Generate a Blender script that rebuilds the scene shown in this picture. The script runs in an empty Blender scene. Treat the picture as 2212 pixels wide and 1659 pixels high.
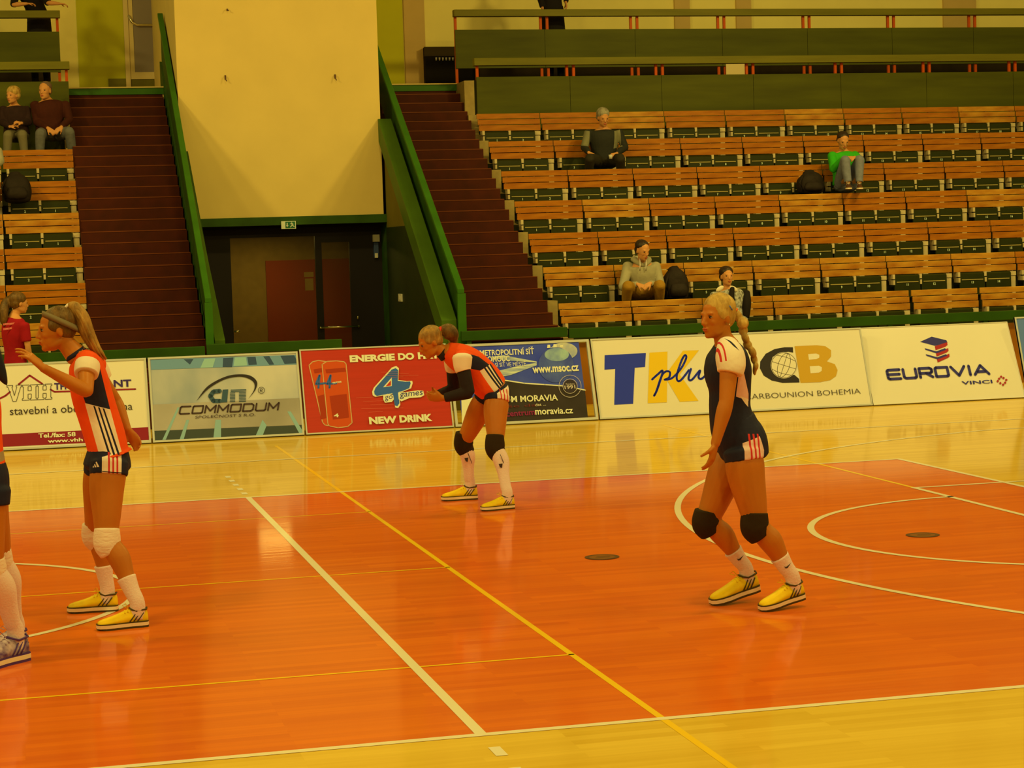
import bpy, bmesh, math, random
from mathutils import Vector, Matrix
from mathutils.geometry import tessellate_polygon
random.seed(7)
SC = bpy.context.scene
COL = SC.collection
V = Vector
PI = math.pi

# ------------------------------------------------------------------ camera
CAM = V((1.16792907, -8.17128362, 2.04257991))
YAW, PITCH, ROLL, FPX = 0.237754396, -0.0667533199, -0.0310717666, 4348.49168
_f = V((math.sin(YAW) * math.cos(PITCH), math.cos(YAW) * math.cos(PITCH), math.sin(PITCH)))
_r = V((math.cos(YAW), -math.sin(YAW), 0.0))
_u = _r.cross(_f)
_c, _s = math.cos(ROLL), math.sin(ROLL)
CR = _r * _c + _u * _s
CU = _r * (-_s) + _u * _c
CF = _f
cd = bpy.data.cameras.new('camera')
cam = bpy.data.objects.new('camera', cd)
COL.objects.link(cam)
cd.sensor_width = 36.0
cd.lens = FPX / 2212.0 * 36.0
cd.clip_end = 200
m = Matrix.Identity(4)
for i in range(3):
    m[i][0] = CR[i]; m[i][1] = CU[i]; m[i][2] = -CF[i]; m[i][3] = CAM[i]
cam.matrix_world = m
SC.camera = cam

def ray(u, v):
    return CR * ((u - 1106) / FPX) + CU * (-(v - 829.5) / FPX) + CF
def at(u, v, Y):
    d = ray(u, v); return CAM + d * ((Y - CAM.y) / d.y)
def gnd(u, v, z=0.0):
    d = ray(u, v); return CAM + d * ((z - CAM.z) / d.z)
def ppm(P):                       # photograph pixels per metre at a point
    return FPX / (V(P) - CAM).dot(CF)

# ------------------------------------------------------------------ light
SC.view_settings.view_transform = 'Standard'
SC.view_settings.look = 'None'
SC.view_settings.gamma = 1.0
SC.view_settings.use_curve_mapping = False
SC.view_settings.exposure = 0.0
LC = (1.0, 0.72, 0.13)          # sodium-warm hall lamps
W = bpy.data.worlds.new('hall_air'); SC.world = W
W.use_nodes = True
bg = W.node_tree.nodes['Background']
bg.inputs[0].default_value = (LC[0], LC[1], LC[2], 1)
bg.inputs[1].default_value = 0.20
def hall_lamp(x, y, z, power, size, aim):
    ld = bpy.data.lights.new('ceiling_lamp', 'AREA'); ld.shape = 'RECTANGLE'
    ld.size = size; ld.size_y = size * 0.6; ld.energy = power; ld.color = LC
    o = bpy.data.objects.new('ceiling_lamp', ld); COL.objects.link(o)
    o.location = (x, y, z)
    o.rotation_euler = (V(aim) - V((x, y, z))).to_track_quat('-Z', 'Y').to_euler()
for lx in (-11, -3, 5, 13, 21):
    hall_lamp(lx, 11.5, 9.4, 255, 0.9, (lx, 12.0, 0))
    hall_lamp(lx, 1.0, 9.4, 275, 0.9, (lx, 1.6, 0))
    hall_lamp(lx, -8.0, 9.4, 270, 0.9, (lx, -4.0, 0))
hall_lamp(14.5, 12.2, 9.0, 400, 1.1, (5.5, 21.2, 4.0))
hall_lamp(-5.0, 12.2, 9.0, 400, 1.1, (4.5, 21.2, 4.0))

_cl = bpy.data.lights.new('tunnel_fill_light', 'AREA'); _cl.size = 0.5; _cl.energy = 26; _cl.color = LC  # added fill light, no fixture: brightens the tunnel behind the glass doors
_co = bpy.data.objects.new('tunnel_fill_light', _cl); COL.objects.link(_co); _co.location = (4.9, 23.4, 2.42)
# ------------------------------------------------------------------ materials
def s2l(c):
    c = c / 255.0
    return c / 12.92 if c <= 0.04045 else ((c + 0.055) / 1.055) ** 2.4
def pc(r, g, b, k=1.0):
    """photograph colour -> surface colour under the warm lamps"""
    L = (0.93, 0.67, 0.125)
    return tuple(min(0.92, max(0.002, s2l(x) / l * k)) for x, l in zip((r, g, b), L))
MATS = {}
def mat(name, col, rough=0.6, metal=0.0, noise=0.0, nscale=8.0, bump=0.0, bscale=60.0, coat=0.0, stretch=(1, 1, 1), spec=0.22, col2=None):
    if name in MATS: return MATS[name]
    M = bpy.data.materials.new(name); M.use_nodes = True
    nt = M.node_tree; b = nt.nodes['Principled BSDF']
    b.inputs['Base Color'].default_value = (*col, 1)
    b.inputs['Roughness'].default_value = rough
    b.inputs['Metallic'].default_value = metal
    b.inputs['Specular IOR Level'].default_value = spec
    b.inputs['Coat Weight'].default_value = coat
    b.inputs['Coat Roughness'].default_value = 0.12
    tc = nt.nodes.new('ShaderNodeTexCoord')
    mp = nt.nodes.new('ShaderNodeMapping'); mp.inputs['Scale'].default_value = stretch
    nt.links.new(tc.outputs['Object'], mp.inputs[0])
    if noise or col2:
        n = nt.nodes.new('ShaderNodeTexNoise'); n.inputs['Scale'].default_value = nscale; n.inputs['Detail'].default_value = 4
        nt.links.new(mp.outputs[0], n.inputs['Vector'])
        mx = nt.nodes.new('ShaderNodeMix'); mx.data_type = 'RGBA'
        c2 = col2 if col2 else tuple(max(0, c * (1 - noise)) for c in col)
        c1 = col if col2 else tuple(min(0.95, c * (1 + noise)) for c in col)
        mx.inputs[6].default_value = (*c2, 1); mx.inputs[7].default_value = (*c1, 1)
        rp = nt.nodes.new('ShaderNodeMapRange'); rp.inputs[1].default_value = 0.3; rp.inputs[2].default_value = 0.7
        nt.links.new(n.outputs['Fac'], rp.inputs[0]); nt.links.new(rp.outputs[0], mx.inputs[0])
        nt.links.new(mx.outputs[2], b.inputs['Base Color'])
    if bump:
        n2 = nt.nodes.new('ShaderNodeTexNoise'); n2.inputs['Scale'].default_value = bscale; n2.inputs['Detail'].default_value = 3
        nt.links.new(mp.outputs[0], n2.inputs['Vector'])
        bp = nt.nodes.new('ShaderNodeBump'); bp.inputs['Strength'].default_value = bump; bp.inputs['Distance'].default_value = 0.01
        nt.links.new(n2.outputs['Fac'], bp.inputs['Height']); nt.links.new(bp.outputs[0], b.inputs['Normal'])
    MATS[name] = M
    return M
def pattern(name, base, layers, org=(0, 0, 0), rough=0.75, bump=0.35, bscale=14):
    """cloth cut from coloured panels: every layer = (colour, [convex panel corners in the side plane x,z])"""
    M = bpy.data.materials.new(name); M.use_nodes = True
    nt = M.node_tree; b = nt.nodes['Principled BSDF']
    b.inputs['Roughness'].default_value = rough
    b.inputs['Specular IOR Level'].default_value = 0.25
    tc = nt.nodes.new('ShaderNodeTexCoord')
    cur = None
    for colr, pts in layers:
        pts = [(p[0] - org[0], p[1] - org[2]) for p in pts]
        area = sum(pts[i][0] * pts[(i + 1) % len(pts)][1] - pts[(i + 1) % len(pts)][0] * pts[i][1] for i in range(len(pts)))
        if area < 0: pts = pts[::-1]
        fac = None
        for i in range(len(pts)):
            (x0, z0), (x1, z1) = pts[i], pts[(i + 1) % len(pts)]
            L = math.hypot(x1 - x0, z1 - z0)
            if L < 1e-6: continue
            nx, nz = -(z1 - z0) / L, (x1 - x0) / L
            d = nt.nodes.new('ShaderNodeVectorMath'); d.operation = 'DOT_PRODUCT'
            nt.links.new(tc.outputs['Object'], d.inputs[0]); d.inputs[1].default_value = (nx, 0, nz)
            g = nt.nodes.new('ShaderNodeMath'); g.operation = 'GREATER_THAN'
            nt.links.new(d.outputs['Value'], g.inputs[0]); g.inputs[1].default_value = nx * x0 + nz * z0
            if fac is None: fac = g.outputs[0]
            else:
                mm = nt.nodes.new('ShaderNodeMath'); mm.operation = 'MULTIPLY'
                nt.links.new(fac, mm.inputs[0]); nt.links.new(g.outputs[0], mm.inputs[1]); fac = mm.outputs[0]
        mx = nt.nodes.new('ShaderNodeMix'); mx.data_type = 'RGBA'
        nt.links.new(fac, mx.inputs[0])
        if cur is None: mx.inputs[6].default_value = (*base, 1)
        else: nt.links.new(cur, mx.inputs[6])
        mx.inputs[7].default_value = (*colr, 1)
        cur = mx.outputs[2]
    if cur is None: b.inputs['Base Color'].default_value = (*base, 1)
    else: nt.links.new(cur, b.inputs['Base Color'])
    n2 = nt.nodes.new('ShaderNodeTexNoise'); n2.inputs['Scale'].default_value = bscale; n2.inputs['Detail'].default_value = 2
    nt.links.new(tc.outputs['Object'], n2.inputs['Vector'])
    bp = nt.nodes.new('ShaderNodeBump'); bp.inputs['Strength'].default_value = bump; bp.inputs['Distance'].default_value = 0.02
    nt.links.new(n2.outputs['Fac'], bp.inputs['Height']); nt.links.new(bp.outputs[0], b.inputs['Normal'])
    return M

# ------------------------------------------------------------------ object helpers
def empty(name, loc, label=None, cat=None, group=None, kind=None):
    o = bpy.data.objects.new(name, None); COL.objects.link(o); o.location = loc
    o.empty_display_size = 0.1
    tag(o, label, cat, group, kind)
    return o
def tag(o, label=None, cat=None, group=None, kind=None):
    if label: o['label'] = label
    if cat: o['category'] = cat
    if group: o['group'] = group
    if kind: o['kind'] = kind
    return o
def wpos(o):
    p = V(o.location)
    while o.parent: o = o.parent; p += V(o.location)
    return p
def link(name, me, M, parent=None, loc=None):
    """mesh given in world coordinates; stored relative to its origin"""
    o = bpy.data.objects.new(name, me); COL.objects.link(o)
    if parent is not None:
        org = wpos(parent); o.parent = parent
    else:
        org = V(loc) if loc is not None else V((0, 0, 0)); o.location = org
    if org.length > 0: me.transform(Matrix.Translation(-org))
    if not isinstance(M, (list, tuple)): M = [M]
    for x in M: me.materials.append(x)
    return o
class MB:
    def __init__(s): s.v = []; s.f = []; s.mi = []; s.sm = []
    def add(s, vs, fs, mi=0, smooth=False):
        n = len(s.v); s.v += [tuple(p) for p in vs]
        for f in fs: s.f.append([i + n for i in f]); s.mi.append(mi); s.sm.append(smooth)
        return s
    def box(s, x0, x1, y0, y1, z0, z1, mi=0):
        vs = [(x0, y0, z0), (x1, y0, z0), (x1, y1, z0), (x0, y1, z0), (x0, y0, z1), (x1, y0, z1), (x1, y1, z1), (x0, y1, z1)]
        return s.add(vs, [(0, 3, 2, 1), (4, 5, 6, 7), (0, 1, 5, 4), (1, 2, 6, 5), (2, 3, 7, 6), (3, 0, 4, 7)], mi)
    def prism(s, prof, axis, a0, a1, mi=0):
        """profile of 2D points extruded along an axis ('x': points are (y,z); 'y': (x,z); 'z': (x,y))"""
        n = len(prof)
        def P(p, a):
            return (a, p[0], p[1]) if axis == 'x' else (p[0], a, p[1]) if axis == 'y' else (p[0], p[1], a)
        vs = [P(p, a0) for p in prof] + [P(p, a1) for p in prof]
        tri = tessellate_polygon([[V((p[0], p[1], 0)) for p in prof]])
        fs = [tuple(t) for t in tri] + [tuple(i + n for i in reversed(t)) for t in tri]
        fs += [(i, (i + 1) % n, (i + 1) % n + n, i + n) for i in range(n)]
        return s.add(vs, fs, mi)
    def tube(s, pts, r, n=8, mi=0):
        pts = [V(p) for p in pts]; rr = r if isinstance(r, (list, tuple)) else [r] * len(pts)
        rings = []
        for i, p in enumerate(pts):
            t = (pts[min(i + 1, len(pts) - 1)] - pts[max(i - 1, 0)]).normalized()
            a = t.cross(V((0, 0, 1)))
            if a.length < 0.1: a = t.cross(V((0, 1, 0)))
            a.normalize(); c = t.cross(a)
            rings.append([p + a * math.cos(2 * PI * k / n) * rr[i] + c * math.sin(2 * PI * k / n) * rr[i] for k in range(n)])
        vs = [q for r_ in rings for q in r_]
        fs = [(i * n + k, i * n + (k + 1) % n, (i + 1) * n + (k + 1) % n, (i + 1) * n + k) for i in range(len(rings) - 1) for k in range(n)]
        fs += [tuple(range(n))[::-1], tuple((len(rings) - 1) * n + k for k in range(n))]
        return s.add(vs, fs, mi, True)
    def build(s, name, M, parent=None, loc=None, bevel=0.0):
        me = bpy.data.meshes.new(name)
        me.from_pydata(s.v, [], s.f)
        for p, mi, sm in zip(me.polygons, s.mi, s.sm): p.material_index = mi; p.use_smooth = sm
        bm = bmesh.new(); bm.from_mesh(me); bmesh.ops.recalc_face_normals(bm, faces=bm.faces); bm.to_mesh(me); bm.free()
        o = link(name, me, M, parent, loc)
        if bevel:
            md = o.modifiers.new('b', 'BEVEL'); md.width = bevel; md.segments = 2; md.limit_method = 'ANGLE'
        return o
def struct(name, mb, M, parent=None, bevel=0.0):
    o = mb.build(name, M, parent, None, bevel)
    if parent is None: o['kind'] = 'structure'
    return o
# ------------------------------------------------------------------ floor
def floor_material():
    M = bpy.data.materials.new('lacquered_parquet'); M.use_nodes = True
    nt = M.node_tree; N = nt.nodes; L = nt.links; b = N['Principled BSDF']
    tc = N.new('ShaderNodeTexCoord')
    br = N.new('ShaderNodeTexBrick'); br.inputs['Scale'].default_value = 1.0
    br.inputs['Brick Width'].default_value = 1.1; br.inputs['Row Height'].default_value = 0.07
    br.inputs['Mortar Size'].default_value = 0.0006; br.offset = 0.37; br.offset_frequency = 3
    br.inputs['Color1'].default_value = (0, 0, 0, 1); br.inputs['Color2'].default_value = (1, 1, 1, 1)
    br.inputs['Mortar'].default_value = (0.2, 0.2, 0.2, 1)
    L.new(tc.outputs['Object'], br.inputs['Vector'])
    mp = N.new('ShaderNodeMapping'); mp.inputs['Scale'].default_value = (0.9, 16, 1)
    L.new(tc.outputs['Object'], mp.inputs[0])
    ns = N.new('ShaderNodeTexNoise'); ns.inputs['Scale'].default_value = 1.6; ns.inputs['Detail'].default_value = 5
    L.new(mp.outputs[0], ns.inputs['Vector'])
    mixf = N.new('ShaderNodeMix'); mixf.data_type = 'FLOAT'; mixf.inputs[0].default_value = 0.55
    L.new(br.outputs['Color'], mixf.inputs[2]); L.new(ns.outputs['Fac'], mixf.inputs[3])
    def ramp(c0, c1):
        x = N.new('ShaderNodeMix'); x.data_type = 'RGBA'
        x.inputs[6].default_value = (*c0, 1); x.inputs[7].default_value = (*c1, 1)
        L.new(mixf.outputs[0], x.inputs[0]); return x.outputs[2]
    wood = ramp(WOOD0, WOOD1); red = ramp(RED0, RED1)
    sp = N.new('ShaderNodeSeparateXYZ'); L.new(tc.outputs['Object'], sp.inputs[0])
    def cmp(sock, c, half):
        q = N.new('ShaderNodeMath'); q.operation = 'COMPARE'; L.new(sock, q.inputs[0])
        q.inputs[1].default_value = c; q.inputs[2].default_value = half; return q.outputs[0]
    mm = N.new('ShaderNodeMath'); mm.operation = 'MULTIPLY'
    L.new(cmp(sp.outputs[0], 0, 9.0), mm.inputs[0]); L.new(cmp(sp.outputs[1], 4.5, 4.5), mm.inputs[1])
    fx = N.new('ShaderNodeMix'); fx.data_type = 'RGBA'
    L.new(mm.outputs[0], fx.inputs[0]); L.new(wood, fx.inputs[6]); L.new(red, fx.inputs[7])
    L.new(fx.outputs[2], b.inputs['Base Color'])
    b.inputs['Roughness'].default_value = 0.42
    b.inputs['Specular IOR Level'].default_value = 0.15
    b.inputs['Coat Weight'].default_value = 0.45; b.inputs['Coat Roughness'].default_value = 0.085
    b.inputs['Coat IOR'].default_value = 1.5
    # faint board-to-board waviness of the lacquer
    n2 = N.new('ShaderNodeTexNoise'); n2.inputs['Scale'].default_value = 3.0; n2.inputs['Detail'].default_value = 2
    mp2 = N.new('ShaderNodeMapping'); mp2.inputs['Scale'].default_value = (0.6, 5, 1); L.new(tc.outputs['Object'], mp2.inputs[0]); L.new(mp2.outputs[0], n2.inputs['Vector'])
    bp = N.new('ShaderNodeBump'); bp.inputs['Strength'].default_value = 0.05; bp.inputs['Distance'].default_value = 0.01
    L.new(n2.outputs['Fac'], bp.inputs['Height']); L.new(bp.outputs[0], b.inputs['Coat Normal'])
    return M
WOOD0, WOOD1 = pc(196, 138, 8), pc(226, 170, 30)
RED0, RED1 = pc(196, 66, 0), pc(226, 98, 0)
struct('floor', MB().box(-16, 30, -16, 24.5, -0.2, 0.0), floor_material())
m_white = mat('white_line_paint', pc(222, 190, 92), 0.42, coat=0.4, spec=0.15)
m_yell = mat('yellow_line_paint', pc(232, 168, 0), 0.42, coat=0.4, spec=0.15)
def strip(x0, x1, y0, y1, z): return [(x0, y0, z), (x1, y0, z), (x1, y1, z), (x0, y1, z)]
def arc(cx, cy, ro, ri, a0, a1, z, n=96):
    vs = []; fs = []
    for i in range(n + 1):
        a = a0 + (a1 - a0) * i / n
        vs += [(cx + ro * math.cos(a), cy + ro * math.sin(a), z), (cx + ri * math.cos(a), cy + ri * math.sin(a), z)]
    for i in range(n): fs.append((2 * i, 2 * i + 2, 2 * i + 3, 2 * i + 1))
    return vs, fs
Q = [(0, 1, 2, 3)]
zw, zy = 0.0016, 0.0010
mb = MB()                                    # volleyball court
mb.add(strip(-9, 9, 0, 0.05, zw), Q); mb.add(strip(-9, 9, 8.95, 9, zw), Q)
mb.add(strip(8.95, 9, 0.05, 8.95, zw), Q); mb.add(strip(-9, -8.95, 0.05, 8.95, zw), Q)
mb.add(strip(2.95, 3.0, 0.05, 8.95, zw), Q); mb.add(strip(-3.0, -2.95, 0.05, 8.95, zw), Q)
mb.add(strip(-0.025, 0.025, 0.05, 8.95, zw), Q)
for s in (2.95, -3.0):
    for k in range(5):
        mb.add(strip(s, s + 0.05, 9.2 + 0.35 * k, 9.35 + 0.35 * k, zw), Q)
        mb.add(strip(s, s + 0.05, -0.2 - 0.35 * k - 0.15, -0.2 - 0.35 * k, zw), Q)
struct('floor_lines_volleyball', mb, m_white)
mb = MB()                                    # basketball court
z2 = 0.0022
mb.add(strip(-14, 14, 12.0, 12.05, z2), Q); mb.add(strip(-14, 14, -3.05, -3.0, z2), Q)
mb.add(strip(14, 14.05, -3.05, 12.05, z2), Q)
mb.add(*arc(0, 4.5, 1.8, 1.75, 0, 2 * PI, z2))
a3 = math.acos(1.415 / 6.75)
for sx in (1,):
    cx = 12.425
    av = math.asin(6.6 / 6.75)
    mb.add(*arc(cx, 4.5, 6.75, 6.70, PI - av, PI + av, z2))
    xs = cx - 6.75 * math.cos(av)
    mb.add(strip(xs, 14, 11.05, 11.10, z2), Q); mb.add(strip(xs, 14, -2.10, -2.05, z2), Q)
    mb.add(*arc(8.2, 4.5, 1.8, 1.75, PI / 2, 3 * PI / 2, z2, 64))
    mb.add(strip(8.15, 8.2, 2.05, 6.95, z2), Q)
    mb.add(strip(8.2, 14, 6.90, 6.95, z2), Q); mb.add(strip(8.2, 14, 2.05, 2.10, z2), Q)
struct('floor_lines_basketball', mb, m_white)
mb = MB()                                    # yellow cross courts
for cx in (0.0, 11.95):
    for x in (cx - 3.79, cx + 3.76):
        mb.add(strip(x, x + 0.035, -2.4, 13.55, zy), Q)
for y in (1.5, 4.51, 7.53): mb.add(strip(-3.79, 3.79, y - 0.012, y + 0.012, zy), Q)
struct('floor_lines_yellow', mb, m_yell)
m_sock = mat('socket_cover_metal', pc(120, 62, 4), 0.5)
m_sockd = mat('socket_cover_dark', pc(84, 48, 10), 0.5)
for x, y, lb in ((4.81, 4.49, 'round metal floor socket cover inside the three-point arc'), (7.10, 4.49, 'round metal floor socket cover inside the free-throw circle')):
    r = empty('floor_socket_cover', (x, y, 0), lb, 'floor cover', 'floor socket covers')
    mb = MB(); mb.add(*arc(x, y, 0.115, 0.085, 0, 2 * PI, 0.003, 32)); mb.build('ring', m_sockd, r)
    mb = MB(); vs, fs = arc(x, y, 0.085, 0.0, 0, 2 * PI, 0.0028, 32); mb.add(vs, fs)
    mb.build('lid', m_sock, r)
    mb = MB(); mb.add(strip(x - 0.05, x + 0.05, y - 0.03, y - 0.012, 0.0034), Q); mb.add(strip(x - 0.03, x + 0.06, y + 0.014, y + 0.03, 0.0034), Q); mb.build('grip_slot', m_sockd, r)

# ------------------------------------------------------------------ building
m_cream = mat('cream_wall_paint', pc(216, 170, 52), 0.8, noise=0.04, nscale=1.5)
m_beige = mat('beige_wall_paint', pc(200, 150, 46), 0.8, noise=0.05, nscale=2)
m_greenwall = mat('olive_green_wall_paint', pc(172, 150, 10, 1.25), 0.8, noise=0.04, nscale=2)
m_olive = mat('olive_side_wall_paint', pc(106, 84, 6), 0.8, noise=0.08, nscale=2)
m_green = mat('green_gloss_paint', pc(50, 88, 4), 0.45, noise=0.12, nscale=3)
m_string = mat('olive_green_string_paint', pc(64, 82, 4), 0.5, noise=0.12, nscale=2)
m_greend = mat('dark_green_paint', pc(42, 66, 4), 0.5, noise=0.2, nscale=4)
m_panel = mat('green_brown_panel', pc(74, 68, 2), 0.55, noise=0.22, nscale=1.2, stretch=(0.6, 1, 5))
m_prail = mat('olive_rail_wood', pc(106, 90, 6), 0.5, noise=0.15, nscale=3, stretch=(0.3, 1, 3))
m_stair = mat('dark_red_stair_rubber', pc(64, 14, 0), 0.7, noise=0.2, nscale=5)
m_nose = mat('stair_edge_strip', pc(104, 42, 4), 0.5)
m_orange = mat('orange_steel_post', pc(188, 66, 0), 0.5)
m_woodw = mat('varnished_ply_front', pc(150, 84, 6), 0.5, noise=0.2, nscale=2)
m_redw = mat('dark_red_front', pc(84, 28, 4), 0.6, noise=0.1)
m_dark = mat('dark_frame_metal', pc(26, 18, 8), 0.5)
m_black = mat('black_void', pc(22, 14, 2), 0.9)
m_conc = mat('cream_concrete_end', pc(158, 122, 36), 0.8, noise=0.15, nscale=6)
m_tier = mat('dark_green_tier_paint', pc(38, 34, 2), 0.7, noise=0.2, nscale=4)

# block over the tunnel with the doors
struct('wall_centre', MB().box(3.49, 6.42, 21.2, 26.0, 2.62, 12), m_cream)
struct('trim_1', MB().box(3.49, 6.46, 21.17, 21.45, 2.50, 2.62), m_greend)
struct('wall_back', MB().box(-14, 30, 26.0, 26.3, -0.2, 12), mat('cream_back_wall', pc(216, 172, 52, 1.35), 0.8, noise=0.04, nscale=1.5))
mb = MB(); mb.box(2.27, 3.10, 25.97, 26.0, 4.6, 12); mb.box(6.9, 7.72, 25.97, 26.0, 4.6, 12)
struct('trim_2', mb, m_greenwall)
struct('trim_3', MB().box(3.66, 3.86, 25.6, 25.98, 4.6, 12), m_beige)
mb = MB(); mb.box(7.74, 8.1, 25.96, 26.0, 4.6, 12)
for x in (12.6, 13.75): mb.box(x, x + 0.28, 25.95, 26.0, 4.6, 12)
mb.box(17.75, 18.4, 25.95, 26.0, 4.6, 12)
struct('trim_4', mb, m_beige)
mb = MB(); mb.box(2.74, 3.66, 25.94, 25.97, 4.6, 5.06)
struct('baseboard_back', mb, m_prail)
# upper landing and terraces
def terrace(name, x0, x1, end_side):
    zf = [0.51 + 0.47 * k for k in range(7)]
    prof = [(17.0, -0.1), (17.0, zf[0])]
    for k in range(7):
        yk = 17.58 + 0.75 * k
        z1 = zf[k + 1] if k < 6 else 4.67
        if k == 6: yk = 22.44
        prof += [(yk, zf[k]), (yk, z1)]
    prof += [(26.0, 4.67), (26.0, -0.1)]
    mb = MB(); mb.prism(prof, 'x', x0, x1)
    struct(name, mb, m_tier)
    # cream end of the steps beside the stairs
    cp = [(y - 0.01, z) for (y, z) in prof]
    cp = [(17.1, 0.0)]
    for k in range(7):
        ya = 17.5 + 0.75 * k
        cp += [(ya - 0.42, zf[k] + 0.03), (ya - 0.42, zf[k] + 0.36), (ya + 0.10, zf[k] + 0.36), (ya + 0.10, zf[k] + 0.47)]
    cp += [(22.2, 3.82), (22.2, 4.12), (22.436, 4.12), (22.436, 4.665), (26, 4.665), (26, 0.0)]
    mb = MB(); mb.prism(cp, 'x', *( (x0 - 0.025, x0 + 0.13) if end_side < 0 else (x1 - 0.06, x1 + 0.025)))
    return struct(name.replace('floor_terrace', 'trim_end'), mb, m_conc)
terrace('floor_terrace_right', 8.0, 22.0, -1)
terrace('floor_terrace_left', -8.0, 1.96, 1)
struct('floor_landing', MB().box(1.96, 8.0, 23.02, 26.0, 4.3, 4.66), m_beige)
mb = MB(); mb.box(1.97, 3.5, 23.0, 23.05, 4.56, 4.655); mb.box(6.42, 7.98, 23.0, 23.05, 4.56, 4.655)
struct('trim_5', mb, m_green)
mb = MB(); mb.box(1.97, 3.5, 22.98, 23.2, 4.657, 4.675); mb.box(6.42, 7.98, 22.98, 23.2, 4.657, 4.675)
struct('trim_6', mb, m_cream)
def stairs(name, x0, x1, lb):
    r = empty(name, (x0, 17.0, 0)); r['kind'] = 'structure'
    n = 27
    prof = [(23.02, 0.0), (23.02, 4.56)]
    for k in range(1, n):
        y = 23.0 - 0.25 * k; z = 4.65 - 0.157 * k
        prof += [(y + 0.25, z), (y, z)]
        if k < n - 1: pass
    prof += [(23.0 - 0.25 * (n - 1), 0.0)]
    # ensure risers: profile steps down
    mb = MB(); mb.prism(prof, 'x', x0, x1); mb.build('treads', m_stair, r)
    mb = MB()
    for k in range(1, n):
        y = 23.0 - 0.25 * k; z = 4.65 - 0.157 * k
        mb.box(x0 + 0.01, x1 - 0.01, y - 0.006, y + 0.012, z - 0.010, z + 0.003)
    mb.build('edge_strips', m_nose, r)
    return r
stairs('stairs', 1.99, 3.40, '')
stairs('stairs', 6.69, 7.97, '')

# sloping walls and banisters beside the tunnel
SL = 0.63
def slope_z(y, z0): return z0 + SL * (y - 17.05)
def side_wall(name, x0, x1, ztop):
    mb = MB(); mb.prism([(17.05, 0), (17.05, ztop), (23.6, slope_z(23.6, ztop)), (23.6, 0)], 'x', x0, x1)
    return struct(name, mb, m_greend)
side_wall('wall_stair_left', 3.42, 3.60, 0.98)
struct('wall_stair_right', MB().prism([(17.05, 0), (17.05, 0.9), (21.2, slope_z(21.2, 0.9)), (21.2, 0)], 'x', 6.46, 6.66), m_olive)
struct('trim_dado', MB().prism([(17.1, 0), (17.1, 0.88), (19.55, 2.42), (21.2, 2.42), (21.2, 0)], 'x', 6.45, 6.462), mat('dark_green_dado', pc(34, 40, 4), 0.5, noise=0.2, nscale=2))
def banister(x0, x1, cap0, cap1, lb, top_y, rs):
    r = empty('stair_banister', (0.5 * (x0 + x1), 17.05, 0), lb, 'banister', 'green banisters beside the stairs')
    def slab(name, a0, a1, z0, th, ya, yb, M, bev=0.006, sl=None, a1b=None, a0b=None):
        sl = sl or rs; za = z0 + sl * (ya - 17.05); zb = z0 + sl * (yb - 17.05); c0 = a0 if a0b is None else a0b; c1 = a1 if a1b is None else a1b
        vs = [(a0, ya, za - th), (a1, ya, za - th), (a1, ya, za), (a0, ya, za), (c0, yb, zb - th), (c1, yb, zb - th), (c1, yb, zb), (c0, yb, zb)]
        mb = MB(); mb.add(vs, [(0, 1, 2, 3), (4, 7, 6, 5), (0, 4, 5, 1), (3, 2, 6, 7), (0, 3, 7, 4), (1, 5, 6, 2)])
        return mb.build(name, M, r, bevel=bev)
    slab('handrail', x0, x1, 1.56, 0.06, 17.05, top_y, m_green)
    slab('side_panel', x0 + 0.03, x1 - 0.03, 1.49, 0.62, 17.10, top_y - 0.05, m_greend)
    slab('string_board', cap0, cap1, 1.16 if cap0 > 5 else 1.02, 0.34, 17.06, 21.19, m_string, sl=0.69, a1b=cap1 if cap0 > 5 else cap0 + 0.02)
    mb = MB(); mb.box(x0 - 0.01, x1 + 0.005, 17.0, 17.06, 0.5, 1.50); mb.build('newel_post', m_green, r)
    return r
banister(3.39, 3.47, 3.49, 3.62, 'green wooden banister between the narrow stairs and the doors', 23.2, 0.69)
banister(6.60, 6.69, 6.38, 6.58, 'green wooden banister between the wide block stairs and the doors', 23.0, 0.655)

# tunnel: doors, lining
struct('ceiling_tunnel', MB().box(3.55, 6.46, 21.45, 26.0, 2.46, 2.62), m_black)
struct('wall_tunnel_side', MB().box(6.46, 6.66, 21.2, 26, 0, 2.62), m_greend)
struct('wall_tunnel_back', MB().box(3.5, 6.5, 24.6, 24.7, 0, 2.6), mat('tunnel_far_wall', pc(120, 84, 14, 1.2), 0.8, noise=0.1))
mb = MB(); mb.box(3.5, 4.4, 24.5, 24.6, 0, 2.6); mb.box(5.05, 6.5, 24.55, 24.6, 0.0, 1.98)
struct('trim_7', mb, mat('tunnel_red_wall', pc(120, 34, 4, 1.2), 0.8))
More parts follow.
